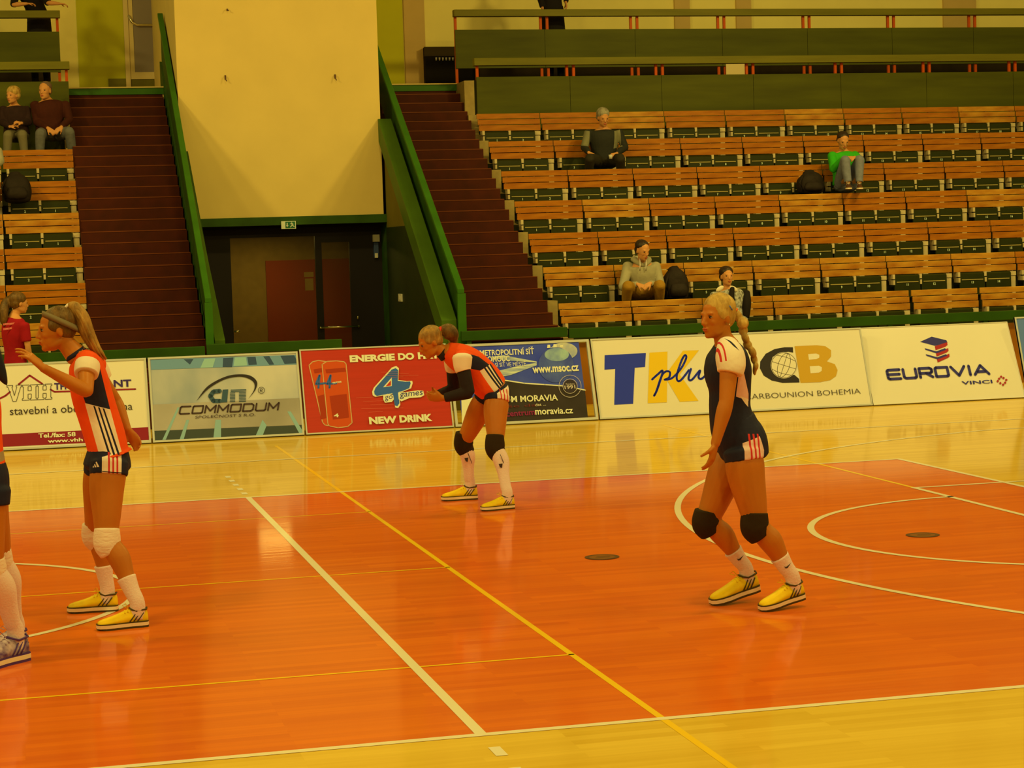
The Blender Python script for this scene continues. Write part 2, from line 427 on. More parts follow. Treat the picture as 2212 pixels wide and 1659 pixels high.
# glass entrance doors in the tunnel
m_glass = bpy.data.materials.new('door_glass'); m_glass.use_nodes = True
_b = m_glass.node_tree.nodes['Principled BSDF']
_b.inputs['Base Color'].default_value = (*pc(60, 44, 10), 1); _b.inputs['Roughness'].default_value = 0.12
_b.inputs['Alpha'].default_value = 0.30
m_chrome = mat('chrome', (0.75, 0.72, 0.62), 0.25, metal=1.0)
YD = 21.7
r = empty('door_1', (4.3, YD, 0)); r['kind'] = 'structure'
def pxz(u, v, Y=YD): p = at(u, v, Y); return p.x, p.z
xa, xb = pxz(435, 600)[0], pxz(812, 600)[0]
g0, g1 = pxz(500, 600)[0], pxz(683, 600)[0]
d0, d1 = pxz(697, 600)[0], pxz(757, 600)[0]
ztop, zg, zd = pxz(600, 492)[1], pxz(600, 512)[1], pxz(725, 523)[1]
mb = MB()
mb.box(xa - 0.1, g0, YD, YD + 0.08, 0, 2.6); mb.box(g0, g1, YD, YD + 0.08, zg, 2.6); mb.box(g1, d0, YD, YD + 0.08, 0, 2.6)
mb.box(d0, d1, YD, YD + 0.08, zd, 2.6); mb.box(d1, 6.46, YD, YD + 0.08, 0, 2.6)
mb.box(g0, g1, YD, YD + 0.08, 0, 0.12); mb.box(d0, d1, YD, YD + 0.08, 0, 0.12)
mb.build('frame', m_dark, r)
mb = MB(); mb.box(g0, g1, YD + 0.03, YD + 0.045, 0.12, zg); mb.build('fixed_pane', m_glass, r)
mb = MB(); mb.box(d0, d1, YD + 0.03, YD + 0.045, 0.12, zd); mb.build('door_pane', m_glass, r)
zb = pxz(730, 706)[1]
mb = MB(); x0, x1 = pxz(692, 706)[0], pxz(774, 706)[0]
mb.tube([(x0, YD - 0.06, zb), (x1, YD - 0.06, zb)], 0.014); mb.tube([(x0, YD, zb), (x0, YD - 0.07, zb)], 0.018); mb.tube([(x1, YD, zb), (x1, YD - 0.07, zb)], 0.018)
mb.build('push_bar', m_chrome, r)
mb = MB(); p = at(511, 716, YD - 0.04); mb.tube([(p.x - 0.03, p.y, p.z), (p.x + 0.05, p.y, p.z)], 0.014)
p = at(773, 685, YD - 0.04); mb.tube([(p.x, p.y, p.z - 0.03), (p.x, p.y, p.z + 0.02)], 0.014); mb.build('door_knobs', m_chrome, r)
m_note = mat('note_paper', pc(120, 86, 20), 0.8)
mb = MB()
for (u0, v0, u1, v1) in ((657, 588, 678, 598), (659, 602, 678, 627)):
    a = at(u0, v0, YD - 0.004); b = at(u1, v1, YD - 0.004); mb.box(a.x, b.x, YD + 0.02, YD + 0.028, b.z, a.z)
mb.build('notices', m_note, r)
# closer / intercom boxes beside the door frame
m_box = mat('cream_plastic', pc(196, 170, 84), 0.5)
YI = 21.69
r = empty('intercom_panel', at(811, 540, YI), 'small wall intercom with cream cover beside the dark door frame', 'intercom')
for nm, q, M in (('cover', (804, 507, 819, 522), m_box), ('handset', (806, 524, 817, 556), mat('slate_plastic', pc(52, 60, 52), 0.5)), ('button_plate', (808, 547, 815, 557), m_box)):
    a = at(q[0], q[1], YI); b = at(q[2], q[3], YI)
    MB().box(a.x, b.x, YI - (0.06 if nm != 'button_plate' else 0.075), YI + 0.01, b.z, a.z).build(nm, M, r, bevel=0.004)
# light switch on the sloping wall, stair side
p = at(867, 643, 20.0)
d = ray(867, 643); p = CAM + d * ((6.455 - CAM.x) / d.x)
r = empty('light_switch', p, 'small cream light switch on the dark green wall beside the doors', 'light switch')
MB().box(6.43, 6.46, p.y - 0.12, p.y + 0.12, p.z - 0.055, p.z + 0.055).build('plate', m_box, r, bevel=0.004)
MB().box(6.422, 6.43, p.y - 0.05, p.y + 0.05, p.z - 0.03, p.z + 0.03).build('rocker', mat('switch_rocker', pc(210, 180, 90), 0.4), r)
# emergency exit sign
m_sg = mat('sign_green', pc(40, 92, 30), 0.5); m_sw = mat('sign_white', pc(214, 196, 96), 0.5)
Ys = 21.165
a = at(607, 478, Ys); b = at(639, 494, Ys)
r = empty('exit_sign', (a.x, Ys, b.z), 'green and white emergency exit sign above the doors', 'exit sign')
MB().box(a.x, b.x, Ys - 0.02, Ys + 0.004, b.z, a.z).build('backing_plate', m_sw, r)
w = b.x - a.x; h = a.z - b.z
def SR(x0, x1, z0, z1, y=Ys - 0.022): return MB().box(a.x + w * x0, a.x + w * x1, y, y + 0.004, b.z + h * z0, b.z + h * z1)
mb = SR(0.28, 0.95, 0.08, 0.92); mb.build('green_field', m_sg, r)
mb = MB()
def sp_(pts, rr):
    mb.tube([(a.x + w * x, Ys - 0.025, b.z + h * z) for x, z in pts], rr, 6)
sp_([(0.40, 0.78), (0.40, 0.30)], 0.008); sp_([(0.34, 0.46), (0.40, 0.24), (0.46, 0.46)], 0.006)
sp_([(0.70, 0.80), (0.71, 0.86)], 0.012); sp_([(0.70, 0.72), (0.76, 0.45)], 0.011); sp_([(0.60, 0.62), (0.72, 0.66), (0.84, 0.56)], 0.006)
sp_([(0.76, 0.45), (0.64, 0.30), (0.62, 0.16)], 0.007); sp_([(0.76, 0.45), (0.84, 0.32), (0.90, 0.18)], 0.007)
mb.build('pictogram', m_sw, r)
# hooks in the wall
for i, (u, v) in enumerate(((487, 170), (724, 168), (491, 22))):
    p = at(u, v, 21.19)
    r = empty('wall_hook', p, ['small rusty hook in the cream wall near the narrow stairs', 'small rusty hook in the cream wall near the wide block stairs', 'tiny stub high in the cream wall above a rusty hook'][i], 'hook')
    k = 1 if i < 2 else 0.4
    MB().tube([(p.x, 21.2, p.z + 0.035 * k), (p.x, 21.16, p.z + 0.03 * k), (p.x, 21.15, p.z - 0.02 * k), (p.x + 0.012, 21.13, p.z - 0.04 * k)], 0.007).build('shank', mat('rusty_iron', pc(96, 60, 20), 0.7), r)
    MB().box(p.x - 0.01, p.x + 0.01, 21.188, 21.2, p.z - 0.01, p.z + 0.05 * k).build('plate', mat('rusty_iron', pc(96, 60, 20), 0.7), r)
# upper white door on the landing
YU = 25.96
r = empty('door_2', (3.2, YU, 4.66)); r['kind'] = 'structure'
m_wd = mat('white_door_paint', pc(214, 172, 62), 0.6); m_gg = mat('frosted_grey_glass', pc(136, 110, 52), 0.35)
xs = [at(u_, 80, YU).x for u_ in (268, 278, 288, 345, 354)]
zt_ = at(330, 156, YU).z; zb_ = at(330, 171, YU).z
mb = MB(); mb.box(xs[0], xs[1], YU - 0.06, YU, 4.66, 7.2); mb.build('door_frame', m_wd, r)
mb = MB(); mb.box(xs[1] + 0.005, xs[2], YU - 0.04, YU, zb_, 7.2); mb.box(xs[2], xs[4], YU - 0.04, YU, zb_, zt_); mb.box(xs[3], xs[4], YU - 0.04, YU, zt_, 7.2); mb.build('leaf_frame', m_wd, r)
MB().box(xs[2], xs[3], YU - 0.025, YU, zt_, 7.2).build('glass_panel', m_gg, r)
p0 = at(277, 33, YU - 0.08); p1 = at(285, 48, YU - 0.08); p2 = at(348, 54, YU - 0.08)
MB().tube([p0, p1, V((p1.x + 0.08, p1.y, p2.z)), p2], 0.022).build('push_bar', m_chrome, r)
# dark serving recess on the upper landing
YR = 25.9
a = at(915, 103, YR); b = at(1030, 178, YR)
r = empty('serving_hatch', (a.x, YR, 4.67), 'dark serving hatch with a row of small pale cups on the upper landing', 'hatch')
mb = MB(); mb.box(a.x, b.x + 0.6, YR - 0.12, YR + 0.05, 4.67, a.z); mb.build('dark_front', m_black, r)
MB().box(a.x - 0.02, b.x + 0.6, YR - 0.14, YR - 0.12, a.z - 0.16, a.z).build('header_board', mat('brown_header', pc(52, 34, 2), 0.7), r)
for i in range(6):
    p = at(942 + i * 7.2, 127, YR - 0.14)
    MB().tube([(p.x, p.y - 0.01, p.z - 0.03), (p.x, p.y - 0.01, p.z + 0.02)], [0.012, 0.017], 8).build('cup', m_box, r)
mb = MB(); mb.box(8.95, 22, 25.6, 25.7, 4.67, 5.5); mb.box(-8, at(105, 150, 25.6).x, 25.6, 25.7, 4.67, 5.5)
struct('trim_8', mb, mat('dark_wainscot', pc(46, 30, 4), 0.8, noise=0.1))
a = at(1568, 131, 23.69); b = at(1612, 165, 23.69)
o = MB().box(a.x, b.x, 23.69, 23.699, b.z, a.z).build('paper_notice', mat('white_paper', pc(220, 176, 66), 0.8), None, loc=(a.x, 23.6, b.z))
tag(o, 'plain white paper notice hanging behind the upper railing', 'notice')
# ------------------------------------------------------------------ parapets on the stands
def parapet(x0, x1, Y, z_floor, z0, z1, zr0, zr1, posts, lb, seams, dx=0.0):
    r = empty('parapet', (min(x0, x1), Y, z_floor), lb, 'railing', 'green railings above the seats')
    xa, xb = min(x0, x1), max(x0, x1)
    mb = MB(); e = [xa] + [s for s in seams if xa < s < xb] + [xb]
    for i in range(len(e) - 1):
        MB().box(e[i] + 0.003, e[i + 1] - 0.003, Y, Y + 0.03, z0, z1).build('panel', m_panel, r)
    MB().box(xa - 0.02 + dx, xb + 0.02, Y - 0.07, Y + 0.06, zr0, zr1).build('top_rail', m_prail, r, bevel=0.006)
    for p in posts:
        MB().box(p - 0.02, p + 0.02, Y + 0.032, Y + 0.072, z_floor, zr0).build('post', m_orange, r)
    return r
def pairs(xs): 
    o = []
    for x in xs: o += [x - 0.055, x + 0.055]
    return o
parapet(8.16, 18.6, 22.4, 3.40, 3.40, 4.715, 4.885, 5.0, [8.185] + pairs([9.63 + 0.05, 11.14, 12.66, 14.18, 15.72, 17.26]), 'lower green panelled railing above the top seat row of the wide block', [9.66, 11.16, 12.7, 14.2, 15.7, 17.25], -0.02)
parapet(8.13, 18.6, 23.7, 4.66, 4.97, 5.585, 5.79, 5.90, [8.15] + pairs([9.62, 11.15, 12.66, 14.17, 15.70, 17.2]), 'upper green panelled railing with orange posts on the wide block', [9.62, 11.15, 12.66, 14.17, 15.7, 17.2])
parapet(-4.0, 2.00, 22.4, 3.40, 3.40, 4.715, 4.885, 5.0, [1.975] + pairs([0.4, -1.1, -2.6]), 'lower green panelled railing above the seats of the narrow block', [0.4, -1.1, -2.6], 0)
parapet(-4.0, 1.93, 23.7, 4.66, 4.97, 5.585, 5.79, 5.90, [1.905] + pairs([0.4, -1.1, -2.6]), 'upper green railing with orange posts on the narrow block, person leaning on it', [0.4, -1.1, -2.6])

# ------------------------------------------------------------------ front rail of the stands
def front_rail(x0, x1, zt, lb, front_mat, posts):
    r = empty('barrier_rail', (x0, 16.9, 0), lb, 'barrier', 'green barriers in front of the stands')
    MB().box(x0, x1, 16.88, 16.96, zt - 0.125, zt).build('beam', m_green2, r, bevel=0.006)
    for p in posts: MB().box(p - 0.03, p + 0.03, 16.9, 16.96, 0, zt - 0.12).build('post', m_greend, r)
    MB().box(x0, x1, 16.965, 16.99, 0.0, zt - 0.17).build('kick_panel', front_mat, r)
m_green2 = mat('green_rail_paint', pc(38, 64, 2), 0.5, noise=0.2, nscale=2)
front_rail(0.0 - 4, 3.35, 0.965, 'green barrier beam in front of the narrow block and its stairs', m_redw, [-3, -1, 1, 3.0])
front_rail(3.37, 5.06, 0.985, 'short green barrier beam with a free end in front of the doors', m_redw, [3.5])
front_rail(6.60, 8.0, 1.02, 'green barrier beam in front of the wide block stairs', m_redw, [6.7])
front_rail(8.02, 19.0, 1.0, 'long green barrier beam in front of the wide seating block', m_woodw, [9.55, 11.05, 12.5, 13.9, 15.4, 17.0])

# ------------------------------------------------------------------ benches with tip-up seats
m_slat = mat('varnished_slat', pc(182, 100, 4), 0.38, col2=pc(152, 74, 1), nscale=2.2, stretch=(1.2, 1, 6), coat=0.3)
m_slat2 = mat('worn_slat', pc(202, 132, 18), 0.4, col2=pc(156, 80, 3), nscale=3.0, stretch=(0.9, 1, 2.5), coat=0.3)
m_seat = mat('dark_green_seat_ply', pc(35, 35, 0), 0.5, noise=0.2, nscale=5)
m_line = mat('pale_seat_edge', pc(176, 140, 40), 0.6)
m_post = mat('cream_seat_bracket', pc(196, 158, 62), 0.6, noise=0.1)
m_num = mat('seat_number_white', pc(216, 206, 110), 0.6)
ORD = ['front', 'second', 'third', 'fourth', 'fifth', 'sixth', 'top']
CNT = ['first', 'second', 'third', 'fourth', 'fifth', 'sixth', 'seventh', 'eighth', 'ninth', 'tenth', 'eleventh']
def text_mesh(body, offset=0.0, res=3):
    c = bpy.data.curves.new('t', 'FONT'); c.body = body; c.resolution_u = res; c.offset = offset
    o = bpy.data.objects.new('t', c); COL.objects.link(o)
    dg = bpy.context.evaluated_depsgraph_get(); dg.update()
    me = bpy.data.meshes.new_from_object(o.evaluated_get(dg))
    bpy.data.objects.remove(o); bpy.data.curves.remove(c)
    return me
TXT = {}
def text_geo(body, offset=0.0):
    k = (body, offset)
    if k not in TXT:
        me = text_mesh(body, offset); vs = [V(v.co) for v in me.vertices]
        x0 = min(v.x for v in vs); x1 = max(v.x for v in vs); y0 = min(v.y for v in vs); y1 = max(v.y for v in vs)
        TXT[k] = ([((v.x - x0) / (x1 - x0), (v.y - y0) / (y1 - y0)) for v in vs], [tuple(p.vertices) for p in me.polygons], (x1 - x0) / (y1 - y0))
    return TXT[k]
def seat_mesh():
    mb = MB()     # folded plywood seat, origin at its pivot (top)
    prof = [(-0.10, 0.0), (-0.13, -0.04), (-0.14, -0.30), (-0.115, -0.315), (-0.105, -0.05)]
    mb.prism(prof, 'x', -0.195, 0.195); return mb
SEAT_ME = None
BM = {}
def shared(key, fn, M):
    if key not in BM:
        o = fn().build(key, M, None); BM[key] = o.data; bpy.data.objects.remove(o)
    return BM[key]
def child(name, me, parent, loc=(0, 0, 0), rx=0.0):
    o = bpy.data.objects.new(name, me); COL.objects.link(o); o.parent = parent; o.location = loc; o.rotation_euler[0] = rx
    return o
def back_mb():
    mb = MB()
    for k, (a, b, dy) in enumerate(((0.0, 0.077, 0.0), (0.088, 0.165, -0.014), (0.176, 0.262, -0.03))):
        mb.prism([(dy - 0.022, -b), (dy - 0.022, -a - 0.006), (dy - 0.016, -a), (dy, -a), (dy, -b)], 'x', 0.006 + 0.012 * k, 0.994 if k == 0 else 0.998)
    return mb
def post_mb():
    mb = MB()
    mb.box(0.905, 0.997, -0.05, 0.07, -0.335, -0.275); mb.box(0.912, 0.99, -0.05, 0.07, -0.80, -0.345); mb.box(0.925, 0.98, 0.003, 0.06, -0.36, -0.03)
    return mb
def small_mb():
    mb = MB()
    mb.box(-0.018, 0.018, -0.09, 0.05, -0.33, -0.265); mb.box(-0.014, 0.014, -0.10, 0.05, -0.41, -0.345); mb.box(-0.012, 0.012, 0.003, 0.07, -0.36, -0.03)
    return mb
def seat_mb():
    mb = MB(); mb.prism([(-0.055, -0.01), (-0.085, -0.03), (-0.10, -0.33), (-0.07, -0.34), (-0.05, -0.04)], 'x', -0.195, 0.195); return mb
def edge_mb():
    return MB().box(-0.165, 0.165, -0.098, -0.088, -0.117, -0.106)
def num_me(n):
    key = 'n%d' % n
    if key not in BM:
        pts, fs, asp = text_geo(str(n), 0.02)
        h = 0.034; w = min(h * asp, 0.05)
        vs = [((x - 0.5) * w, -0.1, (y - 0.5) * h - 0.15) for x, y in pts]
        mb = MB(); mb.add([(x, -0.099, z) for x, y, z in vs], fs)
        o = mb.build(key, m_num, None); BM[key] = o.data; bpy.data.objects.remove(o)
    return BM[key]
def bench(x, row, n0, lb, group, worn=False, step=1):
    Yr = 17.5 + 0.75 * row; zt = 1.31 + 0.47 * row
    zl = [1.31, 1.785, 2.25, 2.72, 3.18, 3.655, 4.12][row]
    r = empty('tip_up_bench', (x, Yr, zl - 0.8), lb, 'bench', group)
    T = (0, 0, 0.8)
    child('backrest', shared('bk' + str(worn), back_mb, m_slat2 if worn else m_slat), r, T)
    for bx in (0.09, 0.50): child('bracket', shared('sm', small_mb, m_post), r, (bx, 0, 0.8))
    child('support_post', shared('po', post_mb, m_post), r, T)
    for k, sx in enumerate((0.295, 0.705)):
        s = child('seat', shared('se', seat_mb, m_seat), r, (sx, 0, 0.8 - 0.262))
        child('seat_edge', shared('ed', edge_mb, m_line), s)
        nn = n0 + k if step > 0 else n0 - k
        child('seat_number', num_me(nn), s)
    return r
for row in range(7):
    nun = 8 if row < 2 else 9 if row < 4 else 10
    for i in range(nun):
        rn = 'front row' if row == 0 else 'top row' if row == 6 else ORD[row] + ' row up'
        dx = 0.0
        if row == 0 and i >= 5: dx = 0.03 * (i - 4)
        bench(8.045 + i * 1.0 + dx, row, 1 + 2 * i, 'two-seat slatted bench, wide block, %s, %s from the stairs' % (rn, CNT[i]), 'benches of the wide block, ' + rn, worn=(row == 0 or (row == 1 and i < 7) or (row * 5 + i * 3) % 9 == 0))
for row in range(6):
    for i in range(2):
        rn = 'front row' if row == 0 else 'sixth and top bench row' if row == 5 else ORD[row] + ' row up'
        bench(0.985 - i * 1.0, row, 2 + 2 * i, 'two-seat slatted bench, narrow block, %s, %s' % (rn, 'beside the stairs' if i == 0 else 'one in from the stairs'), 'benches of the narrow block, ' + rn, worn=(row < 1 or row == 3), step=-1)
# ------------------------------------------------------------------ advertising boards along the court
YB0 = 14.56
class Board:
    def __init__(s, x0, x1, lean, H, label, base, bev=True):
        s.x0, s.x1, s.lean, s.H = x0, x1, lean, H
        s.t = V((0, lean, H)).normalized(); s.n = V((0, -H, lean)).normalized(); s.L = math.hypot(lean, H)
        s.O = V((x0, YB0, 0.012)); s.w = x1 - x0
        s.root = empty('advertising_board', s.O, label, 'advertising board', 'advertising boards along the court')
        mb = MB(); s.slab(mb, 0, s.w, 0, s.L, -0.03, 0.0); o = mb.build('board_panel', base, s.root)
        s.k = 0
        mb = MB()
        for sx in (0.25 * s.w, 0.75 * s.w):
            p = s.P(sx, s.L * 0.8, -0.03)
            mb.tube([p, (p.x, p.y + 0.28, 0.0)], 0.012, 6)
        mb.build('rear_prop', m_dark, s.root)
    def P(s, a, b, c=0.0): return s.O + V((1, 0, 0)) * a + s.t * b + s.n * c
    def st(s, u, v):
        d = ray(u, v); q = (s.O - CAM).dot(s.n) / d.dot(s.n); p = CAM + d * q - s.O
        return p.x, p.dot(s.t)
    def slab(s, mb, a0, a1, b0, b1, c0, c1, mi=0):
        vs = [s.P(a, b, c) for c in (c0, c1) for (a, b) in ((a0, b0), (a1, b0), (a1, b1), (a0, b1))]
        mb.add(vs, [(0, 3, 2, 1), (4, 5, 6, 7), (0, 1, 5, 4), (1, 2, 6, 5), (2, 3, 7, 6), (3, 0, 4, 7)], mi)
    def frame(s, M, wd=0.022):
        mb = MB()
        s.slab(mb, 0, s.w, 0, wd, -0.032, 0.008); s.slab(mb, 0, s.w, s.L - wd, s.L, -0.032, 0.008)
        s.slab(mb, 0, wd, wd, s.L - wd, -0.032, 0.008); s.slab(mb, s.w - wd, s.w, wd, s.L - wd, -0.032, 0.008)
        mb.build('frame', M, s.root)
    def polys(s, name, polys, M, px=True, label=None):
        s.k += 1; c = 0.0015 + 0.0007 * s.k
        mb = MB()
        for pl in polys:
            pts = [s.st(*p) for p in pl] if px else list(pl)
            pts = [(min(max(a, 0.005), s.w - 0.005), min(max(b, 0.005), s.L - 0.005)) for a, b in pts]
            tri = tessellate_polygon([[V((a, b, 0)) for a, b in pts]])
            mb.add([s.P(a, b, c) for a, b in pts], [tuple(t) for t in tri])
        o = mb.build(name, M, s.root)
        if label: o['label'] = label
        return o
    def strokes(s, name, lines, wd, M, label=None, px=True, smooth=False):
        """lines of photo points; wd in metres"""
        s.k += 1; c = 0.0015 + 0.0007 * s.k
        mb = MB()
        for ln in lines:
            pts = [V((*s.st(*p), 0)) for p in ln] if px else [V((p[0], p[1], 0)) for p in ln]
            if smooth: pts = catm(pts, 6)
            for i in range(len(pts) - 1):
                d = (pts[i + 1] - pts[i])
                if d.length < 1e-5: continue
                d.normalize(); q = V((-d.y, d.x, 0)) * wd / 2
                e0, e1 = pts[i] - d * wd * 0.0, pts[i + 1] + d * wd * 0.0
                mb.add([s.P(p.x, p.y, c) for p in (e0 - q, e1 - q, e1 + q, e0 + q)], [(0, 1, 2, 3)])
            for p in pts:
                if wd > 0.006: mb.add([s.P(p.x + wd / 2 * math.cos(a * PI / 4), p.y + wd / 2 * math.sin(a * PI / 4), c) for a in range(8)], [tuple(range(8))])
        o = mb.build(name, M, s.root)
        if label: o['label'] = label
        return o
    def text(s, body, bl, br, hpx, M, off=0.0, shear=0.0, label=None, name='lettering', desc=0.0):
        """text between two photo points on its base line, glyph box height in photo pixels"""
        s.k += 1; c = 0.0015 + 0.0007 * s.k
        a = V(s.st(*bl)); b = V(s.st(*br)); h = hpx / ppm(s.P(a.x, a.y)) * 1.02
        pts, fs, asp = text_geo(body, off)
        ex = (b - a); ey = V((-ex.y, ex.x)).normalized() * h
        vs = [a + ex * x + ey * (y - desc) + ex.normalized() * shear * h * (y - desc) for x, y in pts]
        mb = MB(); mb.add([s.P(q.x, q.y, c) for q in vs], fs)
        o = mb.build(name, M, s.root); o['label'] = label or ('printed words ' + body)
        return o
def catm(P, n=6):
    P = [V(p) for p in P]; out = []
    for i in range(len(P) - 1):
        p0 = P[max(i - 1, 0)]; p1 = P[i]; p2 = P[i + 1]; p3 = P[min(i + 2, len(P) - 1)]
        for k in range(n):
            t = k / n
            out.append(0.5 * ((2 * p1) + (p2 - p0) * t + (2 * p0 - 5 * p1 + 4 * p2 - p3) * t * t + (-p0 + 3 * p1 - 3 * p2 + p3) * t ** 3))
    out.append(P[-1]); return out
def circ(cx, cy, rx, ry, n=40, a0=0, a1=2 * PI):
    return [(cx + rx * math.cos(a0 + (a1 - a0) * i / n), cy + ry * math.sin(a0 + (a1 - a0) * i / n)) for i in range(n + 1)]
def ink(name, r, g, b, rough=0.45): return mat('ink_' + name, pc(r, g, b, 0.8), rough)
P_cream = mat('board_cream', pc(232, 203, 106, 0.8), 0.4, noise=0.015, nscale=1.0)
P_alu = mat('aluminium_edge', pc(176, 158, 84), 0.4, metal=0.3)
i_navy = ink('navy', 34, 50, 104); i_red = ink('crimson', 146, 20, 22); i_dk = ink('charcoal', 44, 34, 20); i_cream = ink('cream', 232, 210, 112)
i_purp = ink('plum', 58, 34, 58); i_gold = ink('gold', 236, 178, 10); i_och = ink('ochre', 204, 146, 22)
def Z6(x, y): return (x * 0.29837, 740 + y * 0.29837)
def Z7(x, y): return (640 + x * 0.29837, 720 + y * 0.29837)
def Z8(x, y): return (1260 + x * 0.43038, 680 + y * 0.43038)
LN, HT = 0.33, 0.935

# 1 white board with red roof logo
B = Board(-0.05, 2.51, LN, HT, 'white advertising board with red roof logo and dark red contact strip', P_cream)
B.frame(P_alu)
B.polys('red_strip', [[Z6(-40, 668), Z6(1078, 612), Z6(1078, 705), Z6(-40, 758)]], i_red)
B.strokes('roof_logo', [[Z6(-30, 420), Z6(40, 385), Z6(72, 358)], [Z6(135, 303), Z6(215, 238), Z6(305, 298)]], 0.020, i_red)
B.strokes('underline', [[Z6(366, 340), Z6(395, 357), Z6(980, 337)]], 0.018, i_red)
vhh = []
def O(pts): vhh.append([Z6(*p) for p in pts] + [Z6(*pts[0])])
O([(50, 312), (92, 310), (92, 322), (86, 322), (104, 385), (122, 320), (116, 320), (116, 309), (158, 307), (158, 319), (150, 320), (118, 426), (94, 428), (58, 324), (50, 324)])
HH = [(0, 0), (50, 0), (50, 12), (42, 12), (42, 42), (66, 42), (66, 12), (58, 12), (58, 0), (107, 0), (107, 12), (99, 12), (99, 98), (107, 98), (107, 110), (58, 110), (58, 98), (66, 98), (66, 66), (42, 66), (42, 98), (50, 98), (50, 110), (0, 110), (0, 98), (8, 98), (8, 12), (0, 12)]
for dx in (0, 108): O([(161 + dx + x, 309 + y - 0.045 * (x + dx)) for x, y in HH])
B.strokes('outlined_letters', vhh, 0.0055, i_dk, label='outlined slab letters V H H')
B.text('TH', Z6(394, 343), Z6(480, 340), 15, i_purp, 0.03)
B.text('NT', Z6(824, 325), Z6(952, 320), 16, i_purp, 0.03)
B.text('stavební a obchodní firma', Z6(72, 526), Z6(960, 487), 17, ink('brown_black', 60, 42, 20), 0.0)
B.text('Tel./fax: 58', Z6(278, 692), Z6(548, 680), 10, i_cream, 0.03)
B.text('www.vhh', Z6(346, 728), Z6(600, 716), 8, i_cream, 0.03)

# 2 blue-grey board
m_cm = mat('board_grey_blue_print', pc(212, 190, 112, 0.75), 0.4, col2=pc(146, 146, 96, 0.75), nscale=0.9, stretch=(1.6, 1, 0.9))
B = Board(2.53, 4.23, LN, HT, 'blue-grey advertising board with a dark swoosh over two letters', m_cm)
B.frame(P_alu)
B.polys('top_band', [[Z6(1090, 125), Z6(2175, 88), Z6(2178, 158), Z6(1095, 198)]], ink('steel_blue', 112, 140, 112))
B.polys('dark_shapes', [[Z6(1330, 122), Z6(1400, 120), Z6(1375, 160)], [Z6(1615, 112), Z6(1690, 108), Z6(1680, 178), Z6(1612, 178)], [Z6(1790, 105), Z6(1850, 103), Z6(1860, 160), Z6(1800, 164)], [Z6(1905, 100), Z6(1950, 98), Z6(1985, 160), Z6(1950, 162)], [Z6(2030, 96), Z6(2130, 92), Z6(2165, 150), Z6(2060, 155)]], ink('slate_teal', 52, 70, 62))
B.polys('light_shapes', [[Z6(1480, 118), Z6(1560, 114), Z6(1540, 180), Z6(1450, 184)], [Z6(1700, 108), Z6(1780, 106), Z6(1790, 166), Z6(1690, 170)]], ink('pale_teal', 150, 176, 130))
B.polys('grey_band', [[Z6(1100, 450), Z6(2200, 400), Z6(2212, 595), Z6(1106, 640)]], mat('board_grey_brown', pc(158, 138, 76, 0.75), 0.4, col2=pc(190, 166, 94, 0.75), nscale=1.2))
B.polys('bottom_band', [[Z6(1107, 642), Z6(2195, 598), Z6(2200, 660), Z6(1110, 708)]], ink('green_black', 62, 66, 36))
B.polys('pale_streaks', [[Z6(1175, 706), Z6(1200, 704), Z6(1300, 470), Z6(1285, 470)], [Z6(1300, 702), Z6(1330, 700), Z6(1370, 560), Z6(1350, 560)], [Z6(1545, 690), Z6(1600, 688), Z6(1600, 560), Z6(1560, 560)], [Z6(1850, 678), Z6(1900, 676), Z6(1930, 600), Z6(1900, 560)], [Z6(2080, 500), Z6(2105, 500), Z6(2200, 655), Z6(2170, 665)]], ink('ice_blue', 142, 166, 118))
sw = catm([V((*Z6(*p), 0)) for p in ((1422, 425), (1500, 320), (1620, 252), (1720, 231), (1810, 240), (1860, 285), (1848, 345), (1796, 410))], 6)
sw2 = catm([V((*Z6(*p), 0)) for p in ((1796, 410), (1838, 345), (1838, 292), (1790, 258), (1720, 248), (1620, 270), (1510, 335), (1422, 425))], 6)
B.polys('swoosh', [[(p.x, p.y) for p in sw + sw2[1:-1]]], i_dk)
teal = ink('deep_teal', 56, 78, 58)
def thick(px, py, w): return px, py, w
B.strokes('initials', [[Z6(1590, 352), Z6(1545, 356), Z6(1522, 388), Z6(1545, 424), Z6(1592, 424)]], 0.050, teal, label='bold teal letter C')
B.polys('initials', [[Z6(1602, 436), Z6(1612, 342), Z6(1652, 340), Z6(1644, 434)]], teal, label='bold teal letter I')
st_ = []
for k in range(9):
    y = 345 + k * 10.5
    if k < 2: st_.append([Z6(1672, y), Z6(1780, y - 3)])
    else: st_ += [[Z6(1666, y), Z6(1700, y - 1)], [Z6(1732, y - 2), Z6(1778, y - 3)]]
B.strokes('striped_letter', st_, 0.0095, teal, label='letter M made of horizontal stripes')
B.strokes('registered_mark', [[Z6(*q) for q in circ(1892, 347, 23, 23, 20)], [Z6(1884, 360), Z6(1884, 335), Z6(1897, 335), Z6(1899, 346), Z6(1884, 347), Z6(1901, 361)]], 0.0055, i_dk)
